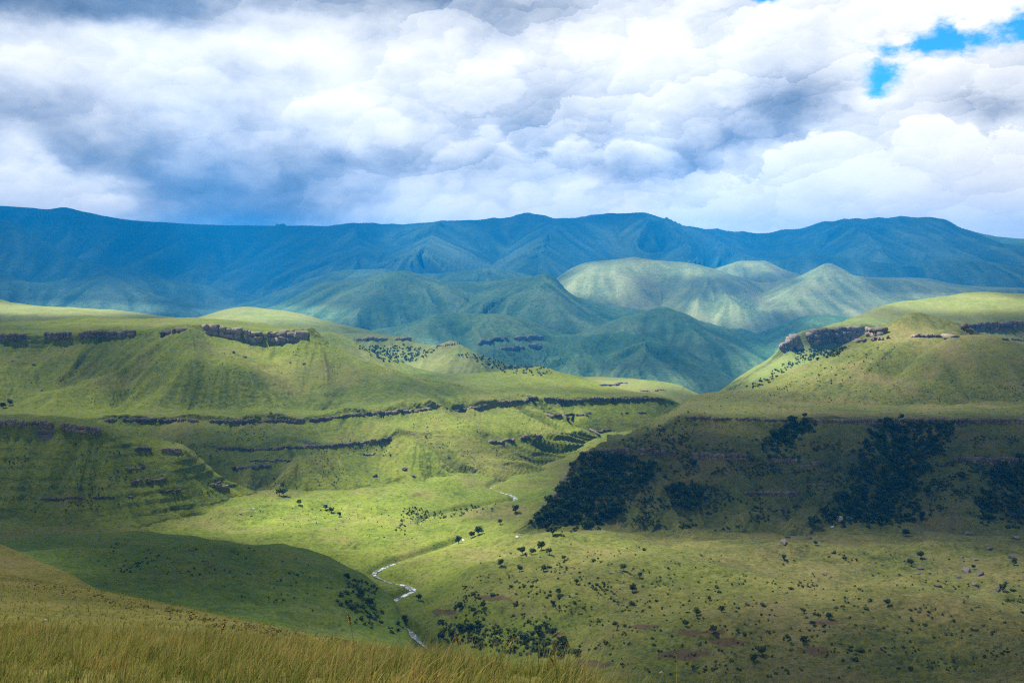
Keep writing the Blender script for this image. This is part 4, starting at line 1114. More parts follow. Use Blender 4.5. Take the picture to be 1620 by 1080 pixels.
def build_deck():
    ii, jj = np.nonzero(np.isfinite(ZB))
    sel = (ii % 2 == 0) & (jj % 2 == 0)
    ii, jj = ii[sel], jj[sel]
    P = PB[ii, jj]
    px = (jj - 100) * BS
    py = (ii - 50) * BS
    L = np.zeros(len(px))
    for cx, cyy, rx, ry, s in lit:
        d = ((px - cx) / rx) ** 2 + ((py - cyy) / ry) ** 2
        L = np.maximum(L, s * 1 / (1 + np.exp((np.sqrt(d) - 1) * 7)))
    L = L + 0.07
    for cx, cyy, rx, ry, s in dim:
        d = ((px - cx) / rx) ** 2 + ((py - cyy) / ry) ** 2
        L = L * (1 - s / (1 + np.exp((np.sqrt(d) - 1) * 6)))
    L = np.where(P[:, 1] < 330, np.where(P[:, 1] < 70, 0.55, 0.20), L)          # added deck thinned here to let sun onto the near grass
    k = (DECK_Z - P[:, 2]) / SUN[2]
    qx = P[:, 0] + SUN[0] * k
    qy = P[:, 1] + SUN[1] * k
    g = 50.0
    X0, X1, Y0, Y1 = -19500.0, 4200.0, -2500.0, 19000.0
    nx, ny = int((X1 - X0) / g) + 1, int((Y1 - Y0) / g) + 1
    a = np.zeros((ny, nx))
    w = np.zeros((ny, nx))
    i = np.round((qy - Y0) / g).astype(int)
    j = np.round((qx - X0) / g).astype(int)
    ok = (i >= 0) & (i < ny) & (j >= 0) & (j < nx)
    np.add.at(a, (i[ok], j[ok]), L[ok])
    np.add.at(w, (i[ok], j[ok]), 1.0)
    known = w > 0
    A = np.where(known, a / np.maximum(w, 1), 0.12)
    for r in range(200):                       # spread into the gaps nothing visible depends on
        B = blur(A, 1)
        A = np.where(known, A, B)
    A = blur(A, 1)
    X, Y = np.meshgrid(X0 + np.arange(nx) * g, Y0 + np.arange(ny) * g)
    far = np.hypot(X, Y) > 22000
    hgt = 160 * fbm(X / 1500, Y / 1500, 4, 71)
    th = 220 + 160 * fbm(X / 700, Y / 700, 4, 72)
    mt = bpy.data.materials.new('added_shade_vapour')  # material of the added deck, clear where sun is wanted below
    mt.use_nodes = True
    t = NT(mt.node_tree)
    t.n.clear()
    pos = t.node('ShaderNodeNewGeometry').outputs['Position']
    o = t.node('ShaderNodeAttribute', attribute_name='clear').outputs['Fac']
    n = t.noise(t.v('MULTIPLY', pos, (1, 1, 0)), 1 / 260.0, 5, 0.6)
    tr = t.m('MULTIPLY', o, t.mr(n, 0.3, 0.7, 0.72, 1.28, False), clamp=True)
    tr = t.m('SQRT', tr)
    body = t.node('ShaderNodeMixShader', {0: 0.5, 1: t.node('ShaderNodeBsdfDiffuse', {'Color': (0.5, 0.52, 0.55, 1)}).outputs[0],
                                          2: t.node('ShaderNodeBsdfTranslucent', {'Color': (0.14, 0.145, 0.155, 1)}).outputs[0]})
    ms = t.node('ShaderNodeMixShader', {0: tr, 1: body.outputs[0], 2: t.node('ShaderNodeBsdfTransparent').outputs[0]})
    t.l.new(ms.outputs[0], t.node('ShaderNodeOutputMaterial').inputs[0])
    fc = grid_faces(ny, nx)
    bad = far.ravel()
    fc = fc[~bad[fc].any(1)]
    nv = nx * ny
    lo, hi = hgt - 20, hgt + np.maximum(th, 40)
    V = np.concatenate([np.stack([(X + SUN[0] / SUN[2] * q).ravel(), (Y + SUN[1] / SUN[2] * q).ravel(), DECK_Z + q.ravel()], 1) for q in (lo, hi)])
    att = np.concatenate([A.ravel(), A.ravel()])
    F = np.concatenate([fc, fc[:, ::-1] + nv])
    used = np.unique(F)
    mp = np.full(len(V), -1)
    mp[used] = np.arange(len(used))
    ob = mesh_from('added_shade_cloud', V[used], mp[F], mt, True, {'clear': att[used]})  # unseen cloud sheet, added to throw shade on the terrain
    tag(ob, kind='structure')


build_deck()

# ------------------------------------------------------------------ haze
def build_haze():
    x0, x1, y0, y1, z0, z1 = -21000, 21000, -600, 21500, -656, 1420
    V = np.array([[x, y, z] for z in (z0, z1) for y in (y0, y1) for x in (x0, x1)], float)
    F = np.array([[0, 2, 3, 1], [4, 5, 7, 6], [0, 1, 5, 4], [2, 6, 7, 3], [0, 4, 6, 2], [1, 3, 7, 5]])
    mt = bpy.data.materials.new('blue_air')
    mt.use_nodes = True
    t = NT(mt.node_tree)
    t.n.clear()
    pv = t.node('ShaderNodeVolumePrincipled', {'Color': HAZE_COL, 'Density': HAZE_DENS, 'Anisotropy': 0.0, 'Absorption Color': (0.0, 0.0, 0.0, 1)})
    t.l.new(pv.outputs[0], t.node('ShaderNodeOutputMaterial').inputs['Volume'])
    o = mesh_from('haze', V, F, mt, False)
    tag(o, kind='stuff', label='blue haze filling the air over the valley', cat='haze')


HAZE_COL, HAZE_DENS = (0.0, 0.36, 1.0, 1), 0.62e-4
build_haze()
# ------------------------------------------------------------------ rock, wood and leaf materials
def simple_mat(name, c1, c2, scale, rough=0.9, attr=None, bump=0.0, vec_scale=(1, 1, 1), translucent=0.0, local=False):
    mt = bpy.data.materials.new(name)
    mt.use_nodes = True
    t = NT(mt.node_tree)
    t.n.clear()
    pos = t.node('ShaderNodeTexCoord').outputs['Object'] if local else t.node('ShaderNodeNewGeometry').outputs['Position']
    n = t.noise(t.v('MULTIPLY', pos, vec_scale), scale, 5, 0.65)
    f = t.mr(n, 0.3, 0.7, 0, 1, False)
    if attr:
        a = t.node('ShaderNodeAttribute', attribute_name=attr).outputs['Fac']
        f = t.m('ADD', t.m('MULTIPLY', f, 0.5), t.m('MULTIPLY', a, 0.5))
    info = t.node('ShaderNodeObjectInfo').outputs['Random']
    f = t.m('ADD', f, t.m('MULTIPLY', t.m('SUBTRACT', info, 0.5), 0.4 if local else 0.0))
    c = t.ramp(f, [(0.0, c1), (1.0, c2)])
    ins = {'Base Color': c, 'Roughness': rough, 'Specular IOR Level': 0.1}
    if bump:
        ins['Normal'] = t.node('ShaderNodeBump', {'Strength': 0.8, 'Distance': bump, 'Height': n}).outputs[0]
    p = t.node('ShaderNodeBsdfPrincipled', ins)
    sh = p.outputs[0]
    if translucent:
        tl = t.node('ShaderNodeBsdfTranslucent', {'Color': c})
        sh = t.node('ShaderNodeMixShader', {0: translucent, 1: sh, 2: tl.outputs[0]}).outputs[0]
    t.l.new(sh, t.node('ShaderNodeOutputMaterial').inputs[0])
    return mt


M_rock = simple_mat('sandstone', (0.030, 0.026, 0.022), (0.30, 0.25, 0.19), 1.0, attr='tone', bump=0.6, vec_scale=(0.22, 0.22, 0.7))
M_boulder = simple_mat('boulder_stone', (0.045, 0.040, 0.036), (0.18, 0.16, 0.14), 0.9, bump=0.3, local=True)
M_pale_stone = simple_mat('pale_stone', (0.28, 0.26, 0.24), (0.55, 0.52, 0.48), 0.9, bump=0.2, local=True)
M_leaf = simple_mat('dark_leaves', (0.010, 0.022, 0.006), (0.070, 0.105, 0.026), 0.5, attr='tone', translucent=0.15, local=True)
M_leaf2 = simple_mat('shrub_leaves', (0.018, 0.034, 0.008), (0.10, 0.13, 0.030), 0.5, attr='tone', translucent=0.1, local=True)
M_farbush = simple_mat('slope_bushes', (0.022, 0.046, 0.016), (0.055, 0.085, 0.028), 0.05, attr='tone')
M_thicket = simple_mat('thicket_leaves', (0.012, 0.028, 0.008), (0.070, 0.105, 0.026), 0.2, attr='tone')
M_scrub = simple_mat('scrub_leaves', (0.018, 0.034, 0.008), (0.085, 0.11, 0.028), 0.2, attr='tone')
M_bark = simple_mat('bark', (0.035, 0.028, 0.02), (0.10, 0.085, 0.065), 2.0, local=True)

rng = np.random.default_rng(7)
rnd = random.Random(5)


# a unit block: cube with 3x3 points a side, rounded a little
def block_template():
    g = [-1, 0, 1]
    vid = {}
    V, F = [], []

    def vi(p):
        if p not in vid:
            vid[p] = len(V)
            V.append(p)
        return vid[p]
    for ax in range(3):
        for s in (-1, 1):
            for i in range(2):
                for j in range(2):
                    q = []
                    for a, b in ((i, j), (i + 1, j), (i + 1, j + 1), (i, j + 1)):
                        p = [0, 0, 0]
                        p[ax] = s
                        p[(ax + 1) % 3] = g[a]
                        p[(ax + 2) % 3] = g[b]
                        q.append(vi(tuple(p)))
                    F.append(q if s > 0 else q[::-1])
    return np.array(V, float), np.array(F)


BV, BF = block_template()


def rock_block(c, size, yaw, jit=0.16, rg=rng):
    v = BV * (1 - 0.05 * (np.abs(BV).sum(1, keepdims=True) - 1) / 2)
    v = v + rg.normal(0, jit, v.shape) * np.array([1.0, 1.2, 0.55])
    v = v * np.array(size) / 2
    ca, sa = math.cos(yaw), math.sin(yaw)
    x = v[:, 0] * ca - v[:, 1] * sa
    y = v[:, 0] * sa + v[:, 1] * ca
    return np.stack([x + c[0], y + c[1], v[:, 2] + c[2]], 1)


def cliff(pts, hpx, label, cover=0.8, tone=0.4, courses=1, wpx=(4, 14)):
    """a broken band of bedded sandstone following a rim line"""
    a = np.array(pts, float)
    Vs, Fs, Ts = [], [], []
    n = 0
    px = a[0, 0]
    last = None
    while px < a[-1, 0]:
        hc = hpx / courses
        w = max(2.0, rng.uniform(.45, 1.3) * hc)
        py = np.interp(px + w / 2, a[:, 0], a[:, 1])
        p0, p1 = hit(px, py + hpx * .45), hit(px + w, py + hpx * .45)
        gate = perlin(np.array([px / 26.0]), np.array([a[0, 1] * 0.37]), 61)[0]
        px += w * 0.86
        if p0 is None or p1 is None or gate < (0.5 - cover) * 1.1:
            continue
        if abs(p0[1] - p1[1]) > 0.05 * p0[1]:
            continue
        m = p0[1] / F0
        L = math.hypot(p1[0] - p0[0], p1[1] - p0[1])
        yaw = math.atan2(p1[1] - p0[1], p1[0] - p0[0])
        for q in range(courses):
            hh = hpx * m / courses * rng.uniform(0.8, 1.5)
            dep = max(3.0, hpx * m * 0.6)
            c = (p0 + p1) / 2 + np.array([0, 0, 0])
            zc = c[2] + 0.5 * hpx * m - (q + 0.5) * hpx * m / courses
            back = np.array([-math.sin(yaw), math.cos(yaw)])
            off = dep * (0.16 if hpx < 7 else 0.10) - q * dep * 0.10 + rng.uniform(-.16, .16) * dep
            v = rock_block((c[0] + back[0] * off, c[1] + back[1] * off, zc), (max(L * 1.15, w * m), dep, hh), yaw + rng.normal(0, .42))
            Vs.append(v)
            Fs.append(BF + n)
            n += len(v)
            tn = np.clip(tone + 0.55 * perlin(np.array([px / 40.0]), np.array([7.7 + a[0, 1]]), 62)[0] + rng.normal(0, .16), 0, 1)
            Ts.append(np.full(len(v), tn))
    if not Vs:
        return
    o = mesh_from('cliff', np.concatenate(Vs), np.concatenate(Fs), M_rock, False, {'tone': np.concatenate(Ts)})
    tag(o, label, None, None, 'structure')


CL = [
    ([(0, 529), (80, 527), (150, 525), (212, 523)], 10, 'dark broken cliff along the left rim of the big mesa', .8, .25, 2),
    ([(322, 515), (360, 520), (400, 524), (440, 526), (484, 524)], 18, 'sunlit sandstone cliff under the right rim of the big mesa', .98, .82, 2),  # tone raised: sunlight painted into this cliff's rock colour
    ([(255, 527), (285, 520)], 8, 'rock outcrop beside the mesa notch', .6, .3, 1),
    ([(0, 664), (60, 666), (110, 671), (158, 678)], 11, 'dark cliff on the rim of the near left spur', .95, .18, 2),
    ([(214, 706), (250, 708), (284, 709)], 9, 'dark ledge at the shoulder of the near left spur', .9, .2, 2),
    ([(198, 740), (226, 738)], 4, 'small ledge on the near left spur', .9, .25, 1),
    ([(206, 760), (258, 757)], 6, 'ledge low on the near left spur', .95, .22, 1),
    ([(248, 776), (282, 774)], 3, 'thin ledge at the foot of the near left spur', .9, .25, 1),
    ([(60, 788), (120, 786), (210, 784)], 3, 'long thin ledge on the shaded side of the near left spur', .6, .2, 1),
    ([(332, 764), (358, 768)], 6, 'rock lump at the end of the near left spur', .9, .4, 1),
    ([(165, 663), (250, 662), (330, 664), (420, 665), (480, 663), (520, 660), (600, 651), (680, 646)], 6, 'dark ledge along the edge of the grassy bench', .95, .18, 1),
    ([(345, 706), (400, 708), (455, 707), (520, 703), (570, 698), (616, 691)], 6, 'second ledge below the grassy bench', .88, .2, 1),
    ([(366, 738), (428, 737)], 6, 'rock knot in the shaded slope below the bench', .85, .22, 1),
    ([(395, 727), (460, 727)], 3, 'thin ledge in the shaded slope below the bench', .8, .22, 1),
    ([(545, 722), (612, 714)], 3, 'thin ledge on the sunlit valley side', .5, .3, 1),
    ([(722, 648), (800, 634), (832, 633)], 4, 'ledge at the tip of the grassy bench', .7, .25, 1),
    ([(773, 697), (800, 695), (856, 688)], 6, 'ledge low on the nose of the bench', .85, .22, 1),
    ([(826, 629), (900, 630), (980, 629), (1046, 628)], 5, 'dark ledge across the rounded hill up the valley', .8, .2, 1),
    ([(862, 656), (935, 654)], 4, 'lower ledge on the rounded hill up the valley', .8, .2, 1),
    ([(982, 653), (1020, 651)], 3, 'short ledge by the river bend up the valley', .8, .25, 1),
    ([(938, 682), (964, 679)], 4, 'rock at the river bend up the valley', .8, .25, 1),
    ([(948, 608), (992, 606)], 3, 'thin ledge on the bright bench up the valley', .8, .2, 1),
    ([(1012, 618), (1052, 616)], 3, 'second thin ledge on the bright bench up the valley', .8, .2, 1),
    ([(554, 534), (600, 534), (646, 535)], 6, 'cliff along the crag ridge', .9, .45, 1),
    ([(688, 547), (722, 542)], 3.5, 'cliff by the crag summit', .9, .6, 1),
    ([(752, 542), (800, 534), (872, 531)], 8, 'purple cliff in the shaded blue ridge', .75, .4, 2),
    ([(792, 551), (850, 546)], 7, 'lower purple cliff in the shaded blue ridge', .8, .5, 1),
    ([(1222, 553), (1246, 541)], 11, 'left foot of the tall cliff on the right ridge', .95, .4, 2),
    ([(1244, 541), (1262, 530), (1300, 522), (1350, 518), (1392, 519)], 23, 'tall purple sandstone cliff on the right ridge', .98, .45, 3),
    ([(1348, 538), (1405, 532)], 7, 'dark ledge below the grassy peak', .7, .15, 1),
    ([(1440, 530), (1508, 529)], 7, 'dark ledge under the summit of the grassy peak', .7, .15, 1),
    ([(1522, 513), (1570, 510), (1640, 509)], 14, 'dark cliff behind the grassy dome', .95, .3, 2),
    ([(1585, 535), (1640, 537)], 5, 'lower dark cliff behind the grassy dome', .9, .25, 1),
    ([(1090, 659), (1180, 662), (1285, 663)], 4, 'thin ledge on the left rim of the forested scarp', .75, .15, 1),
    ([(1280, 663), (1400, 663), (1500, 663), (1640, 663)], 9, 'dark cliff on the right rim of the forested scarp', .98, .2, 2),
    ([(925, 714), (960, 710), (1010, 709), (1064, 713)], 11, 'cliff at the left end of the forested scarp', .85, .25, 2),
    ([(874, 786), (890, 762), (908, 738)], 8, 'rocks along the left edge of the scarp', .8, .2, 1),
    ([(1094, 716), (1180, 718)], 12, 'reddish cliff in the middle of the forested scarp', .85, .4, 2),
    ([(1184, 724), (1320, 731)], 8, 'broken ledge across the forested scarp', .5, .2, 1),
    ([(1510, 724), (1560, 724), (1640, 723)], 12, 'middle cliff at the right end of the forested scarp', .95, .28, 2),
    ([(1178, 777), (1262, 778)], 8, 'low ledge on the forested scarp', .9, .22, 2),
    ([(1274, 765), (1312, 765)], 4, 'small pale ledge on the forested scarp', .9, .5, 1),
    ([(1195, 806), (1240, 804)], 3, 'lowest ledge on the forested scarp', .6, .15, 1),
]
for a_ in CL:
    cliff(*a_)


# ------------------------------------------------------------------ boulders
def boulder_mesh(seed):
    r = np.random.default_rng(seed)
    import bmesh
    bm = bmesh.new()
    bmesh.ops.create_icosphere(bm, subdivisions=3, radius=1.0)
    co = np.array([v.co[:] for v in bm.verts])
    for _ in range(9):                        # chop flat faces off a ball
        d = r.normal(0, 1, 3)
        d /= np.linalg.norm(d)
        k = r.uniform(0.55, 0.85)
        h = co @ d
        co = co - np.outer(np.maximum(h - k, 0) * 0.9, d)
    co += 0.03 * r.normal(0, 1, co.shape)
    co *= np.array([1.0, r.uniform(.7, .9), r.uniform(.6, .8)])
    for v, c in zip(bm.verts, co):
        v.co = c
    me = bpy.data.meshes.new('boulder')
    bm.to_mesh(me)
    bm.free()
    return me


B_MESH = [boulder_mesh(s) for s in (1, 2, 3, 4)]
B_PALE = [m.copy() for m in B_MESH[:2]]
for m in B_MESH:
    m.materials.append(M_boulder)
for m in B_PALE:
    m.materials.append(M_pale_stone)


def put_boulder(px, py, wpx, label, group, pale=False):
    p = hit(px, py)
    if p is None:
        return
    s = wpx * p[1] / F0 / 2
    o = bpy.data.objects.new('boulder', rnd.choice(B_PALE if pale else B_MESH))
    COL.objects.link(o)
    o.location = (p[0], p[1], p[2] + s * 0.08)
    o.rotation_euler = (rnd.uniform(-.2, .2), rnd.uniform(-.2, .2), rnd.uniform(0, 6.28))
    o.scale = (s, s, s * rnd.uniform(.8, 1.1))
    tag(o, label, 'boulder', group)


G1, G2, G3, G4 = 'boulders on the big mesa slope', 'boulders on the right valley floor', 'boulders in the meadow', 'boulders on the knoll'
for px, py, w, lb, g, pale in [
    (93, 605, 9, 'largest grey boulder lying on the left slope of the big mesa', G1, 0), (52, 577, 7, 'grey boulder in the hollow below the left mesa cliff', G1, 0),
    (20, 570, 6, 'small boulder at the far left below the mesa cliff', G1, 0), (67, 617, 7, 'flat boulder just below the largest boulder on the mesa slope', G1, 0),
    (140, 596, 6, 'boulder on the left spur line of the mesa', G1, 0), (387, 567, 7, 'dark boulder at the top of the sunlit streak under the mesa cliff', G1, 0),
    (458, 573, 5, 'boulder at the right end of the sunlit mesa streak', G1, 0), (481, 575, 6, 'pair rock right of the sunlit mesa streak', G1, 0), (488, 576, 4, 'small pale rock right of the sunlit mesa streak', G1, 1),
    (347, 763, 9, 'reddish rock at the lower end of the near left spur', G1, 0), (368, 558, 8, 'broad dark rock below the sunlit sandstone cliff', G1, 0),
    (302, 870, 9, 'grey boulder on top of the dark knoll', G4, 0), (330, 895, 10, 'long low boulder on the slope of the dark knoll', G4, 0), (285, 883, 6, 'small boulder left of the knoll boulders', G4, 0),
    (640, 740, 11, 'slanting slab of rock on the sunlit valley side', G3, 0), (655, 753, 6, 'dark boulder below the slanting slab', G3, 0), (637, 763, 6, 'reddish boulder left below the slanting slab', G3, 0),
    (818, 848, 8, 'pale boulder on the bright bank right of the river', G3, 1), (867, 712, 9, 'dark rock by the upper river', G3, 0), (593, 752, 9, 'boulder on the left of the sunlit slope', G3, 0),
    (380, 812, 4, 'small dark boulder in the bright meadow', G3, 0), (470, 823, 4, 'second small boulder in the bright meadow', G3, 0), (400, 805, 5, 'flat stone in the bright meadow', G3, 1),
    (1528, 904, 24, 'largest dark boulder of the cluster at the lower right', G2, 0), (1516, 912, 12, 'boulder leaning on the left of the largest boulder', G2, 0), (1550, 908, 16, 'boulder right of the largest boulder', G2, 0),
    (1542, 924, 15, 'boulder just below the largest boulder', G2, 0), (1457, 898, 13, 'low grey boulder beside a dark tree on the right floor', G2, 0), (1450, 906, 10, 'flat boulder below the low grey boulder', G2, 0),
    (1483, 926, 13, 'rough boulder between the cluster and the pale track', G2, 0), (1240, 859, 18, 'long grey boulder at the foot of the scarp', G2, 0), (1246, 848, 10, 'boulder above the long grey boulder', G2, 0),
    (1252, 1026, 9, 'grey boulder beside brown bracken at the bottom', G2, 0), (1332, 993, 9, 'dark boulder under a bush clump on the right floor', G2, 0), (1327, 821, 16, 'pale white boulder at the foot of the big forest patch', G2, 1),
    (1316, 833, 8, 'small pale boulder below the white boulder', G2, 1), (1346, 820, 7, 'pale stone right of the white boulder', G2, 1), (1597, 817, 7, 'pale upright rock at the foot of the far right forest', G2, 1),
    (1532, 844, 16, 'grey boulder under the scarp right of the forest', G2, 0), (1542, 884, 12, 'boulder uphill of the cluster at the lower right', G2, 0), (1567, 868, 12, 'boulder on the slope at the far right', G2, 0),
    (1601, 880, 16, 'broad dark rock near the right edge', G2, 0), (1606, 850, 14, 'dark rock at the right edge under the scarp', G2, 0), (1523, 880, 8, 'small grey boulder above the cluster', G2, 0), (1495, 903, 7, 'small boulder left of the cluster', G2, 0),
    (1578, 935, 13, 'boulder beside the dark bush at the lower right', G2, 0), (1240, 885, 8, 'lone dark rock on the pale grass in the middle of the right floor', G2, 0), (1280, 850, 9, 'boulder beside the lone tree under the scarp', G2, 0)]:
    put_boulder(px, py, w, lb, g, bool(pale))


# ------------------------------------------------------------------ trees and shrubs
def leaf_cloud(lobes, n, size, seed):
    """many small leaf-clump faces through a few lobes; returns verts, faces, tone"""
    r = np.random.default_rng(seed)
    L = np.array(lobes, float)
    pick = r.choice(len(L), n, p=(L[:, 3] ** 2) / (L[:, 3] ** 2).sum())
    d = r.normal(0, 1, (n, 3))
    d /= np.linalg.norm(d, axis=1)[:, None]
    rad = L[pick, 3] * r.uniform(0.35, 1.05, n) ** 0.5
    c = L[pick, :3] + d * rad[:, None] * np.array([1, 1, 0.85])
    nrm = d + r.normal(0, .6, (n, 3)) + np.array([0, 0, .35])
    nrm /= np.linalg.norm(nrm, axis=1)[:, None]
    u = np.cross(nrm, r.normal(0, 1, (n, 3)))
    u /= np.linalg.norm(u, axis=1)[:, None]
    w = np.cross(nrm, u)
    s = size * r.uniform(.6, 1.3, n)[:, None]
    q = [c - u * s - w * s * .6, c + u * s * .7 - w * s + nrm * s * .2, c + u * s + w * s * .7, c - u * s * .6 + w * s - nrm * s * .15]
    V = np.stack(q, 1).reshape(-1, 3)
    F = np.arange(n * 4).reshape(n, 4)
    tone = np.repeat(np.clip(r.normal(.5, .25, n), 0, 1), 4)
    return V, F, tone


def raw_mesh(name, V, F, mat, tone):
    o = mesh_from(name, V, F, mat, False, {'tone': tone})
    me = o.data
    bpy.data.objects.remove(o)
    return me


def trunk_mesh(seed, h):
    r = random.Random(seed)
    V, F = [], []

    def limb(p, q, r0, r1):
        b = len(V)
        p, q = Vector(p), Vector(q)
        ax = (q - p).normalized()
        u = ax.orthogonal().normalized()
        w = ax.cross(u)
        for c, rr in ((p, r0), ((p + q) / 2 + Vector((r.uniform(-.1, .1), r.uniform(-.1, .1), 0)), (r0 + r1) / 2), (q, r1)):
            for k in range(6):
                a = k * math.pi / 3
                V.append(tuple(c + (u * math.cos(a) + w * math.sin(a)) * rr))
        for s in range(2):
            for k in range(6):
                F.append([b + s * 6 + k, b + s * 6 + (k + 1) % 6, b + s * 6 + 6 + (k + 1) % 6, b + s * 6 + 6 + k])
    limb((0, 0, -.08 * h), (0, 0, .45 * h), .035 * h, .022 * h)
    for k in range(4):
        a = k * 1.57 + r.uniform(-.4, .4)
        limb((0, 0, h * (.3 + .04 * k)), (math.cos(a) * .25 * h, math.sin(a) * .25 * h, h * .68), .018 * h, .007 * h)
    return raw_mesh('trunk', np.array(V), np.array(F), M_bark, np.zeros(len(V)))


TREES = []
for s in range(5):                              # unit trees one metre tall
    r = random.Random(100 + s)
    lobes = [(0, 0, .62, .30)] + [(r.uniform(-.26, .26), r.uniform(-.26, .26), r.uniform(.38, .82), r.uniform(.13, .22)) for _ in range(7)]
    V, F, tn = leaf_cloud(lobes, 330, .052, 200 + s)
    TREES.append((trunk_mesh(300 + s, 1.0), raw_mesh('crown', V, F, M_leaf, tn)))
SHRUBS = []
for s in range(4):
    r = random.Random(400 + s)
    lobes = [(r.uniform(-.3, .3), r.uniform(-.3, .3), r.uniform(.2, .55), r.uniform(.2, .34)) for _ in range(5)]
    V, F, tn = leaf_cloud(lobes, 170, .085, 500 + s)
    SHRUBS.append(raw_mesh('shrub', V, F, M_leaf2, tn))


def put_tree(p, h, label, group, name='tree', wide=1.0):
    t = bpy.data.objects.new(name, None)
    COL.objects.link(t)
    t.location = (p[0], p[1], p[2] - 0.02 * h)
    t.rotation_euler = (0, 0, rnd.uniform(0, 6.28))
    t.scale = (h * wide, h * wide, h)
    t.empty_display_size = 0.2
    tr, cr = rnd.choice(TREES)
    for nm, me in (('trunk', tr), ('crown', cr)):
        o = bpy.data.objects.new(nm, me)
        COL.objects.link(o)
        o.parent = t
    tag(t, label, 'tree', group)


def put_shrub(p, h, label, group, wide=1.0):
    o = bpy.data.objects.new('shrub', rnd.choice(SHRUBS))
    COL.objects.link(o)
    o.location = (p[0], p[1], p[2] - 0.1 * h)
    o.rotation_euler = (0, 0, rnd.uniform(0, 6.28))
    o.scale = (h * wide, h * wide, h)
    tag(o, label, 'shrub', group)


def inside(poly, x, y):
    c = False
    j = len(poly) - 1
    for i in range(len(poly)):
        (xi, yi), (xj, yj) = poly[i], poly[j]
        if (yi > y) != (yj > y) and x < (xj - xi) * (y - yi) / (yj - yi) + xi:
            c = not c
        j = i
    return c


def sample_poly(poly, n, sep=0.0, patchy=False):
    xs = [p[0] for p in poly]
    ys = [p[1] for p in poly]
    out = []
    tries = 0
    while len(out) < n and tries < n * 60:
        tries += 1
        x, y = rnd.uniform(min(xs), max(xs)), rnd.uniform(min(ys), max(ys))
        if inside(poly, x, y) and hit(x, y) is not None:
            if patchy and perlin(np.array([x / 55.0]), np.array([y / 26.0]), 83)[0] + 0.6 * perlin(np.array([x / 19.0]), np.array([y / 9.0]), 84)[0] < rnd.uniform(-.1, .5):
                continue
            if sep and any(abs(x - a) < sep and abs(y - b) < sep * .7 for a, b in out[-400:]):
                continue
            out.append((x, y))
    return out


FA = [(925, 722), (960, 718), (1000, 726), (1036, 738), (1030, 765), (1000, 790), (975, 815), (950, 838), (900, 834), (850, 836), (842, 824), (866, 806), (886, 792), (905, 772), (908, 745)]
FB = [(1385, 670), (1440, 674), (1500, 670), (1515, 690), (1484, 716), (1470, 740), (1450, 770), (1455, 800), (1450, 828), (1400, 832), (1300, 827), (1298, 812), (1325, 785), (1352, 752), (1340, 745), (1365, 720), (1375, 690)]
FC = [(1560, 748), (1640, 722), (1640, 832), (1555, 826), (1545, 800), (1555, 770)]
FD = [(1210, 704), (1238, 676), (1272, 666), (1292, 672), (1266, 690), (1232, 716), (1216, 714)]
FG = [(846, 826), (862, 800), (884, 772), (900, 745), (914, 736), (916, 760), (892, 800), (872, 832)]
FE = [(1062, 768), (1098, 760), (1116, 788), (1096, 808), (1066, 802)]
for poly, n, lb, g in [(FG, 14, 'tree along the rocky left edge of the scarp', 'trees on the left edge of the scarp'),
                       (FA, 98, 'dark round tree in the dense wood below the left end of the scarp', 'trees of the left wood on the scarp'),
                       (FB, 116, 'dark round tree in the big shaded wood down the middle of the scarp', 'trees of the big wood on the scarp'),
                       (FC, 44, 'dark round tree in the shaded wood at the right edge of the scarp', 'trees of the right wood on the scarp'),
                       (FD, 16, 'dark tree in the narrow gully wood under the rim', 'trees of the gully wood on the scarp'),
                       (FE, 12, 'dark tree in the small grove on the lower scarp', 'trees of the small grove on the scarp')]:
    for x, y in sample_poly(poly, n, 4.5):
        if rnd.random() < .16:
            x, y = x + rnd.gauss(0, 16), y + rnd.gauss(0, 9)       # stragglers round the edge
        p = hit(x, y)
        if p is None:
            continue
        put_tree(p, rnd.uniform(6.0, 11.5), lb, g, wide=rnd.uniform(1.05, 1.6))


def clump_mass(name, spots, hrange, mat, label, faces=26, fsz=.2):
    """ground cover nobody could count, as one object"""
    Vs, Ts = [], []
    base = [leaf_cloud([(0, 0, .35, .42), (.2, .1, .5, .28)], faces, fsz, 900 + k) for k in range(6)]
    for x, y in spots:
        p = hit(x, y)
        if p is None:
            continue
        V, F, tn = base[rnd.randrange(6)]
        h = rnd.uniform(*hrange)
        a = rnd.uniform(0, 6.28)
        ca, sa = math.cos(a), math.sin(a)
        w = h * rnd.uniform(.9, 1.6)
        v = np.stack([(V[:, 0] * ca - V[:, 1] * sa) * w + p[0], (V[:, 0] * sa + V[:, 1] * ca) * w + p[1], V[:, 2] * h + p[2]], 1)
        Vs.append(v)
        Ts.append(np.clip(tn * .6 + rnd.uniform(0, .4), 0, 1))
    V = np.concatenate(Vs)
    o = mesh_from(name, V, np.arange(len(V)).reshape(-1, 4), mat, False, {'tone': np.concatenate(Ts)})
    tag(o, label, None, None, 'stuff')


und = []
for poly, n in ((FA, 620), (FB, 800), (FC, 320), (FD, 140), (FE, 100)):
    und += sample_poly(poly, n)
und = [(x + rnd.gauss(0, 6), y + rnd.gauss(0, 4)) for x, y in und]
clump_mass('undergrowth', und, (2.0, 4.8), M_thicket, 'dark undergrowth filling the woods on the scarp', 40, .17)

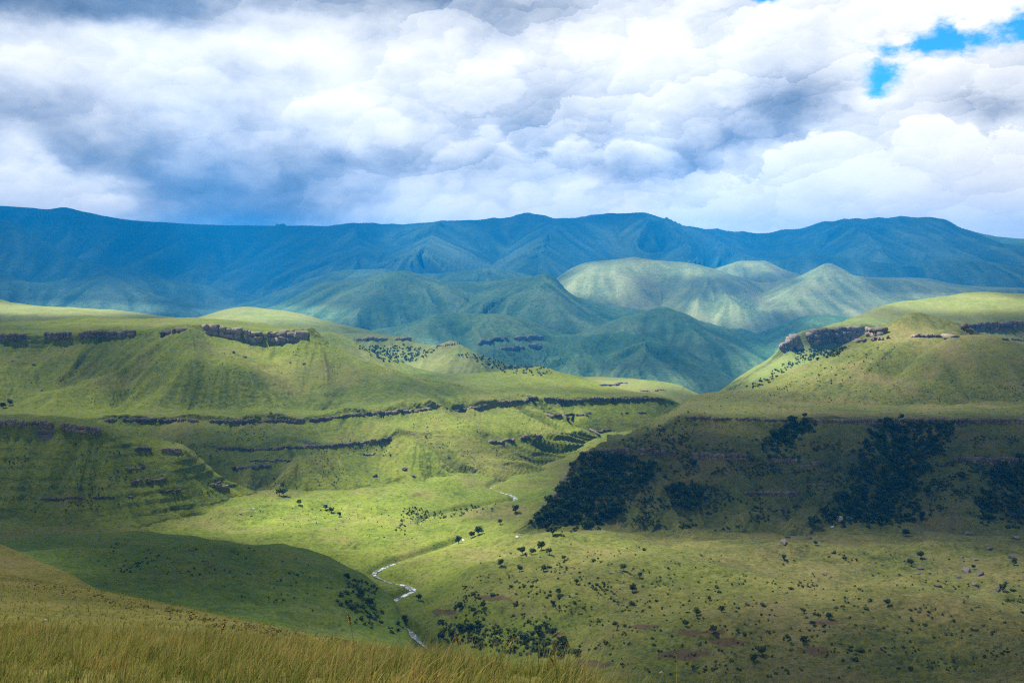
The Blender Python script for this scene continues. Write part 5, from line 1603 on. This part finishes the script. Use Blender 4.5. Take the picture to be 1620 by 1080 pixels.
# lone trees, from the photograph
G5, G6 = 'scattered trees on the right valley floor', 'trees along the left of the valley'
lone = [
    (1287, 834, 20, 'slender lone tree at the foot of the scarp', G5), (1240, 884, 10, 'small dark tree on the pale grass in the middle of the right floor', G5), (1288, 863, 9, 'small tree on the brown hump below the scarp', G5),
    (1440, 894, 12, 'dark tree left of the low grey boulder', G5), (1455, 882, 13, 'bushy tree above the low grey boulder', G5), (1605, 893, 10, 'round dark tree near the right edge', G5), (1587, 934, 13, 'broad dark bush-tree at the lower right edge', G5),
    (1540, 898, 8, 'small tree behind the largest boulder', G5), (1270, 969, 9, 'small tree between the bush clumps on the right floor', G5), (1402, 958, 12, 'thin tree with a trail of bushes on the right floor', G5),
    (1140, 966, 11, 'round tree left of the brown bracken', G5), (1100, 973, 13, 'bushy tree at the left of the brown bracken', G5), (1128, 1001, 14, 'dark tree standing in the brown bracken', G5), (1245, 1012, 11, 'slim tree above the lower bracken', G5),
    (1270, 1016, 13, 'wide tree above the lower bracken', G5), (1203, 1036, 18, 'large bushy tree at the bottom of the right floor', G5), (1193, 1047, 14, 'lower bush-tree touching the large bushy tree', G5), (1085, 990, 12, 'tree at the left end of the bracken', G5),
    (1310, 978, 12, 'dark tree in the bush clump right of centre', G5), (825, 876, 14, 'left tree of the dark row on the hump by the river', G5), (857, 868, 15, 'tallest tree of the dark row on the hump by the river', G5), (840, 876, 12, 'middle tree of the dark row on the hump by the river', G5),
    (868, 876, 11, 'right tree of the dark row on the hump by the river', G5), (892, 884, 9, 'round tree right of the dark row by the river', G5), (793, 894, 12, 'tree on the slope left below the dark row', G5), (820, 902, 11, 'tree in the middle of the slope below the dark row', G5),
    (858, 903, 11, 'tree right below the dark row', G5), (883, 940, 10, 'lone tree mid slope below the dark row', G5), (912, 922, 10, 'tree pair on the right of the slope', G5), (987, 902, 11, 'dark tree at the top right of the bushy hump', G5),
    (1000, 935, 14, 'wide tree at the right of the bushy hump', G5), (1010, 913, 10, 'small tree right of the bushy hump top', G5), (765, 963, 11, 'round tree above the gorge', G5), (748, 971, 11, 'second round tree above the gorge', G5),
    (727, 962, 13, 'tall tree on the lip of the gorge', G5), (875, 958, 9, 'small round tree in the lower middle', G5), (727, 999, 15, 'dark tree low in the gorge', G5), (745, 995, 12, 'tree right of the gorge floor', G5), (852, 1001, 14, 'dark tree in the bottom dip', G5),
    (875, 1004, 14, 'dark tree right in the bottom dip', G5), (890, 1022, 17, 'widest tree in the bottom dip', G5), (712, 1010, 16, 'tree overhanging the gorge stream', G5), (864, 992, 8, 'small tree above the bottom dip', G5), (1120, 948, 7, 'tiny tree above the bracken', G5),
    (817, 810, 13, 'round tree between the river and the left wood', G5), (757, 845, 15, 'tree on the bank at the river bend', G5), (745, 850, 12, 'lower tree on the bank at the river bend', G5), (725, 858, 14, 'dark tree over the river pool', G5),
    (790, 828, 9, 'bushy tree above the river bank', G5), (15, 641, 10, 'round dark tree at the left edge of the bench', G6), (4, 644, 10, 'second round tree at the very left edge', G6), (440, 782, 11, 'left tree of the pair at the meadow head', G6),
    (448, 782, 12, 'right tree of the pair at the meadow head', G6), (472, 798, 9, 'bushy tree at the top of the meadow stream', G6), (514, 804, 9, 'first tree along the meadow stream', G6), (524, 810, 10, 'second tree along the meadow stream', G6), (536, 817, 8, 'last tree along the meadow stream', G6),
    (548, 916, 12, 'dark tree on the right shoulder of the knoll', G6), (662, 948, 12, 'tree on the rocks by the stream bend', G6), (571, 945, 14, 'bushy tree on the shaded left bank', G6), (585, 958, 13, 'lower bushy tree on the shaded left bank', G6), (640, 985, 11, 'tree at the lower stream bend', G6)]
for px, py, hpx, lb, g in lone:
    p = hit(px, py)
    if p is not None:
        put_tree(p, max(hpx, 7) * p[1] / F0 * 1.1, lb, g, wide=1.15)

# shrubs one can still tell apart
R4poly = [(760, 880), (950, 855), (1180, 880), (1420, 870), (1620, 900), (1620, 1040), (1500, 1075), (1050, 1070), (920, 1040), (840, 1000), (740, 985), (690, 960)]
BUSHY = [(800, 870), (1020, 890), (1030, 950), (900, 1030), (720, 1010), (700, 960)]
GORGE = [(690, 985), (760, 985), (860, 1010), (920, 1035), (860, 1040), (760, 1030), (690, 1012)]
BANKL = [(560, 905), (600, 930), (590, 950), (640, 990), (632, 1005), (560, 985), (530, 950)]
SCARP = [(1050, 690), (1350, 690), (1330, 790), (1150, 840), (1000, 835), (1010, 790), (1060, 740)]
SCARP2 = [(1470, 740), (1545, 690), (1620, 690), (1560, 740), (1540, 820), (1470, 820)]
for poly, n, hr, lb, g in [(R4poly, 90, (1.0, 3.4), 'small dark shrub dotting the right valley floor', 'shrubs on the right valley floor'),
                           (BUSHY, 46, (1.6, 3.4), 'small dark shrub on the bushy hump right of the gorge', 'shrubs on the bushy hump'),
                           (GORGE, 40, (2.5, 5.0), 'dark shrub crowding the bottom of the gorge', 'shrubs in the gorge'),
                           (BANKL, 10, (1.5, 3.4), 'dark shrub on the shaded left bank of the stream', 'shrubs on the left stream bank'),
                           (SCARP, 60, (1.4, 4.5), 'dark shrub on the open slope of the scarp between the woods', 'shrubs on the scarp'),
                           (SCARP2, 26, (1.4, 4.5), 'dark shrub on the right part of the scarp', 'shrubs on the right of the scarp')]:
    for x, y in sample_poly(poly, n, 4, True):
        put_shrub(hit(x, y), hr[0] + (hr[1] - hr[0]) * rnd.random() ** 2.2, lb, g, rnd.uniform(1.0, 1.7))

# the countless rest
dots = sample_poly(R4poly, 620, 0, True) + sample_poly(R4poly, 160) + sample_poly([(1100, 630), (1250, 600), (1620, 600), (1620, 655), (1100, 655)], 260) + sample_poly(BUSHY, 240, 0, True)
clump_mass('scrub', dots, (0.7, 1.7), M_scrub, 'tiny dark tussocks and scrub dotting the right-hand grass', 12, .26)
dots = sample_poly(SCARP, 900, 0, True) + sample_poly(SCARP2, 360, 0, True) + sample_poly([(1000, 690), (1090, 650), (1110, 680), (1050, 720), (960, 705)], 160) + sample_poly(GORGE, 260) + sample_poly(BANKL, 110) \
    + sample_poly([(640, 800), (690, 812), (760, 798), (790, 796), (780, 806), (690, 822), (620, 842)], 130) + sample_poly([(1200, 628), (1330, 560), (1420, 545), (1400, 580), (1300, 612)], 90)
clump_mass('bushes', dots, (1.0, 2.6), M_scrub, 'low dark bushes on the scarp and along the stream', 16, .24)
dots = sample_poly([(560, 548), (640, 545), (690, 555), (650, 575), (610, 572)], 260) + sample_poly([(720, 560), (880, 552), (910, 575), (860, 594), (800, 590)], 300) + sample_poly([(1180, 612), (1250, 570), (1262, 576), (1200, 616)], 60) \
    + sample_poly([(1255, 552), (1340, 550), (1330, 562), (1260, 575)], 160)
clump_mass('far_bushes', dots, (2.4, 5.0), M_farbush, 'dark bush cover on far slopes below the crags', 14, .25)


M_bracken = simple_mat('bracken_fronds', (0.045, 0.036, 0.014), (0.14, 0.11, 0.05), 0.8, attr='tone')
lip = [(30, 914), (100, 928), (180, 946), (260, 961), (330, 974), (420, 993), (500, 1008), (560, 1016), (620, 1026)]
strip = []
for _ in range(620):
    i_ = rnd.randrange(len(lip) - 1)
    f_ = rnd.random()
    x_ = lip[i_][0] + f_ * (lip[i_ + 1][0] - lip[i_][0])
    y_ = lip[i_][1] + f_ * (lip[i_ + 1][1] - lip[i_][1]) + rnd.uniform(-1, 15) * (0.3 + rnd.random())
    if perlin(np.array([x_ / 40.0]), np.array([2.2]), 85)[0] > -.25:
        strip.append((x_, y_))
clump_mass('bracken', strip, (0.08, 0.26), M_bracken, 'brown bracken and stones along the lip of the near slope', 14, .22)
dots = sample_poly([(0, 690), (200, 705), (300, 730), (340, 775), (330, 800), (150, 810), (0, 810)], 300, 0, True) + sample_poly([(200, 680), (430, 680), (620, 700), (620, 745), (460, 780), (380, 770), (320, 730)], 320, 0, True) \
    + sample_poly([(200, 850), (440, 868), (560, 925), (600, 970), (500, 970), (300, 930), (120, 890)], 150, 0, True) + sample_poly([(260, 810), (500, 800), (700, 800), (690, 850), (600, 860), (450, 845)], 90) \
    + sample_poly([(640, 650), (830, 640), (920, 690), (860, 720), (740, 740), (660, 700)], 150, 0, True) + sample_poly([(0, 540), (240, 535), (480, 545), (560, 600), (300, 640), (0, 630)], 160, 0, True)
clump_mass('low_scrub', dots, (0.5, 1.7), M_scrub, 'low dark scrub scattered over the left-hand slopes', 12, .26)


# ------------------------------------------------------------------ foreground grass
def blade_mesh(name, pos, hgt, wid, lean, hue, seg=4):
    """curved tapering blades; arrays of n"""
    n = len(pos)
    r = np.random.default_rng(3)
    a = r.uniform(0, 2 * math.pi, n)
    side = np.stack([np.cos(a), np.sin(a), np.zeros(n)], 1)
    b = r.normal(0, 1.0, n) * 0.9 + 0.2
    bend = np.stack([np.cos(b), np.sin(b) * .8, np.zeros(n)], 1)
    rows, tip = [], []
    for k in range(seg + 1):
        t = k / seg
        c = pos + np.array([0, 0, 1.0]) * (hgt * (t - 0.22 * lean * t * t))[:, None] + bend * (hgt * lean * t * t)[:, None]
        w = (wid * (1 - t) ** 0.7 * 0.5 + 0.0006)[:, None]
        rows += [c - side * w, c + side * w]
        tip += [np.full(n, t), np.full(n, t)]
    V = np.stack(rows, 1).reshape(-1, 3)
    tp = np.stack(tip, 1).reshape(-1)
    base = (np.arange(n) * (2 * (seg + 1)))[:, None]
    q = np.concatenate([base + np.array([2 * k, 2 * k + 1, 2 * k + 3, 2 * k + 2]) for k in range(seg)])
    return mesh_from(name, V, q, M_grass, True, {'tip': tp, 'hue': np.repeat(hue, 2 * (seg + 1))})


def grass_mat():
    mt = bpy.data.materials.new('tall_grass')
    mt.use_nodes = True
    t = NT(mt.node_tree)
    t.n.clear()
    hue = t.node('ShaderNodeAttribute', attribute_name='hue').outputs['Fac']
    tip = t.node('ShaderNodeAttribute', attribute_name='tip').outputs['Fac']
    c = t.ramp(hue, [(0.0, (0.050, 0.105, 0.010)), (0.35, (0.135, 0.185, 0.020)), (0.60, (0.23, 0.225, 0.035)), (0.82, (0.33, 0.27, 0.075)), (1.0, (0.30, 0.16, 0.07))])
    c = t.mix(t.m('MULTIPLY', tip, 0.45), c, (0.34, 0.25, 0.09))
    p = t.node('ShaderNodeBsdfPrincipled', {'Base Color': c, 'Roughness': 0.7, 'Specular IOR Level': 0.2})
    tl = t.node('ShaderNodeBsdfTranslucent', {'Color': c})
    ms = t.node('ShaderNodeMixShader', {0: 0.4, 1: p.outputs[0], 2: tl.outputs[0]})
    t.l.new(ms.outputs[0], t.node('ShaderNodeOutputMaterial').inputs[0])
    return mt


M_grass = grass_mat()
bpy.context.view_layer.update()


def ground_z(x, y):
    ok, loc, nrm, idx = hill_near.ray_cast((x, y, 60), (0, 0, -1))
    return loc[2] if ok else None


def build_grass():
    P, Hh, Wd, Ln, Hu = [], [], [], [], []
    r = np.random.default_rng(11)
    n_t = 6500
    Ys = np.sqrt(r.uniform(5.5 ** 2, 46 ** 2, n_t))
    Xs = r.uniform(-.62, .62, n_t) * Ys
    for x, y in zip(Xs, Ys):
        z = ground_z(x, y)
        if z is None:
            continue
        px, py = project(x, y, z)
        if py > 1230 or px < -120 or px > 1740:
            continue
        patch = perlin(np.array([x / 3.2]), np.array([y / 3.2]), 21)[0]
        patch2 = perlin(np.array([x / 1.1]), np.array([y / 1.1]), 22)[0]
        green = np.clip(0.22 - 0.9 * patch - 0.5 * patch2, 0, 1)
        nb = 26 if y < 22 else 20
        th = r.uniform(.5, 1.25) * (0.95 + 0.55 * patch2)
        rad = r.uniform(.10, .30)
        a = r.uniform(0, 6.28, nb)
        q = rad * np.sqrt(r.uniform(0, 1, nb))
        P.append(np.stack([x + np.cos(a) * q, y + np.sin(a) * q, np.full(nb, z - .03)], 1))
        Hh.append(th * r.uniform(.20, .58, nb))
        Wd.append(r.uniform(.006, .014, nb) * (1.0 + y / 26))
        Ln.append(r.uniform(.1, .75, nb))
        Hu.append(np.clip(green + r.normal(0, .24, nb), 0, 1))
    P, Hh, Wd, Ln, Hu = [np.concatenate(v) for v in (P, Hh, Wd, Ln, Hu)]
    # seed stems standing above the leaves
    m = r.uniform(0, 1, len(P)) < 0.05
    Ps, Hs = P[m], Hh[m] * 1.0 + r.uniform(.18, .38, m.sum())
    P = np.concatenate([P, Ps])
    Hh = np.concatenate([Hh, Hs])
    Wd = np.concatenate([Wd, Wd[m] * .8])
    Ln = np.concatenate([Ln, r.uniform(.05, .4, m.sum())])
    Hu = np.concatenate([Hu, r.uniform(.72, 1.0, m.sum())])
    o = blade_mesh('grass', P, Hh, Wd, Ln, Hu)
    tag(o, 'tall gold and green grass on the near slope', None, None, 'stuff')
    # short tufts farther down the slope
    n2 = 26000
    Yf = np.sqrt(r.uniform(40 ** 2, 230 ** 2, n2))
    Xf = r.uniform(-.60, .25, n2) * Yf
    P2 = []
    for x, y in zip(Xf, Yf):
        z = ground_z(x, y)
        if z is not None:
            P2.append((x, y, z - .03))
    P2 = np.array(P2)
    n2 = len(P2)
    pt = fbm(P2[:, 0] / 14, P2[:, 1] / 14, 3, 23)
    o = blade_mesh('short_grass', P2, r.uniform(.18, .42, n2), r.uniform(.05, .16, n2) * (.5 + P2[:, 1] / 160), r.uniform(.1, .8, n2), np.clip(.55 - .5 * pt + r.normal(0, .14, n2), 0, 1), 2)
    tag(o, 'short brown grass tufts on the slope below the tall grass', None, None, 'stuff')


build_grass()


# ------------------------------------------------------------------ tall stalks and flowers that stand out of the grass
M_stem = simple_mat('dry_stem', (0.20, 0.16, 0.06), (0.36, 0.28, 0.12), 6.0, local=True)
M_petal = simple_mat('white_petals', (0.36, 0.35, 0.28), (0.58, 0.57, 0.48), 20.0, local=True)
M_seed = simple_mat('seed_head', (0.20, 0.12, 0.05), (0.36, 0.24, 0.10), 20.0, local=True)


def tube(pts, r0, r1):
    V, F = [], []
    for i, p in enumerate(pts):
        rr = r0 + (r1 - r0) * i / (len(pts) - 1)
        for k in range(5):
            a = k * 2 * math.pi / 5
            V.append((p[0] + math.cos(a) * rr, p[1] + math.sin(a) * rr, p[2]))
    for i in range(len(pts) - 1):
        for k in range(5):
            F.append([i * 5 + k, i * 5 + (k + 1) % 5, i * 5 + 5 + (k + 1) % 5, i * 5 + 5 + k])
    return np.array(V), np.array(F)


def stalk(px, py_base, Y, h, lean, label, flower=False):
    x, y, z0 = [float(v) for v in world_at(px, py_base, Y)]
    z = ground_z(x, y)
    if z is None:
        return
    nm = 'wildflower' if flower else 'grass_stalk'
    t = bpy.data.objects.new(nm, None)
    COL.objects.link(t)
    t.location = (x, y, z - .02)
    t.empty_display_size = .1
    tag(t, label, 'wildflower' if flower else 'grass stalk', 'tall plants above the grass')
    k = Y / 16.0
    pts = [(lean * h * s * s, 0, h * s * (1 - .1 * abs(lean) * s)) for s in np.linspace(0, 1, 7)]
    V, F = tube(pts, .006 * k, .0035 * k)
    mesh_from('stem', V, F, M_stem, True, None, t)
    tipp = pts[-1]
    if flower:
        V, F, tn = leaf_cloud([(tipp[0], 0, tipp[2], .016 * k), (tipp[0] - .02 * k, 0, tipp[2] - .006 * k, .01 * k), (tipp[0] + .02 * k, .01, tipp[2] - .006 * k, .01 * k)], 40, .005 * k, 71)
        mesh_from('flower_head', V, F, M_petal, False, {'tone': tn}, t)
    else:
        d = np.array(pts[-1]) - np.array(pts[-2])
        lob = [tuple(np.array(tipp) - d * s) + (.016 * k * (1.2 - abs(s - .6)),) for s in np.linspace(-.3, 1.4, 7)]
        V, F, tn = leaf_cloud(lob, 80, .012 * k, 72)
        mesh_from('seed_head', V, F, M_seed, False, {'tone': tn}, t)


stalk(1042, 1122, 13.5, .72, .05, 'white umbel flower standing at the right end of the tall grass', True)
stalk(562, 1062, 22, 1.25, -.12, 'tall bare stalk rising in front of the shaded stream bank')
stalk(62, 1030, 30, 0.9, .25, 'pale flower stem standing out on the far left slope', True)
stalk(735, 1090, 16, .75, -.2, 'leaning seed stalk in front of the gorge')
stalk(800, 1100, 15, .70, .15, 'upright seed stalk in the middle right of the tall grass')
stalk(345, 1050, 24, .95, .2, 'seed stalk leaning right above the left grass')
stalk(890, 1112, 14, .62, -.3, 'seed stalk leaning left over the brown bracken')
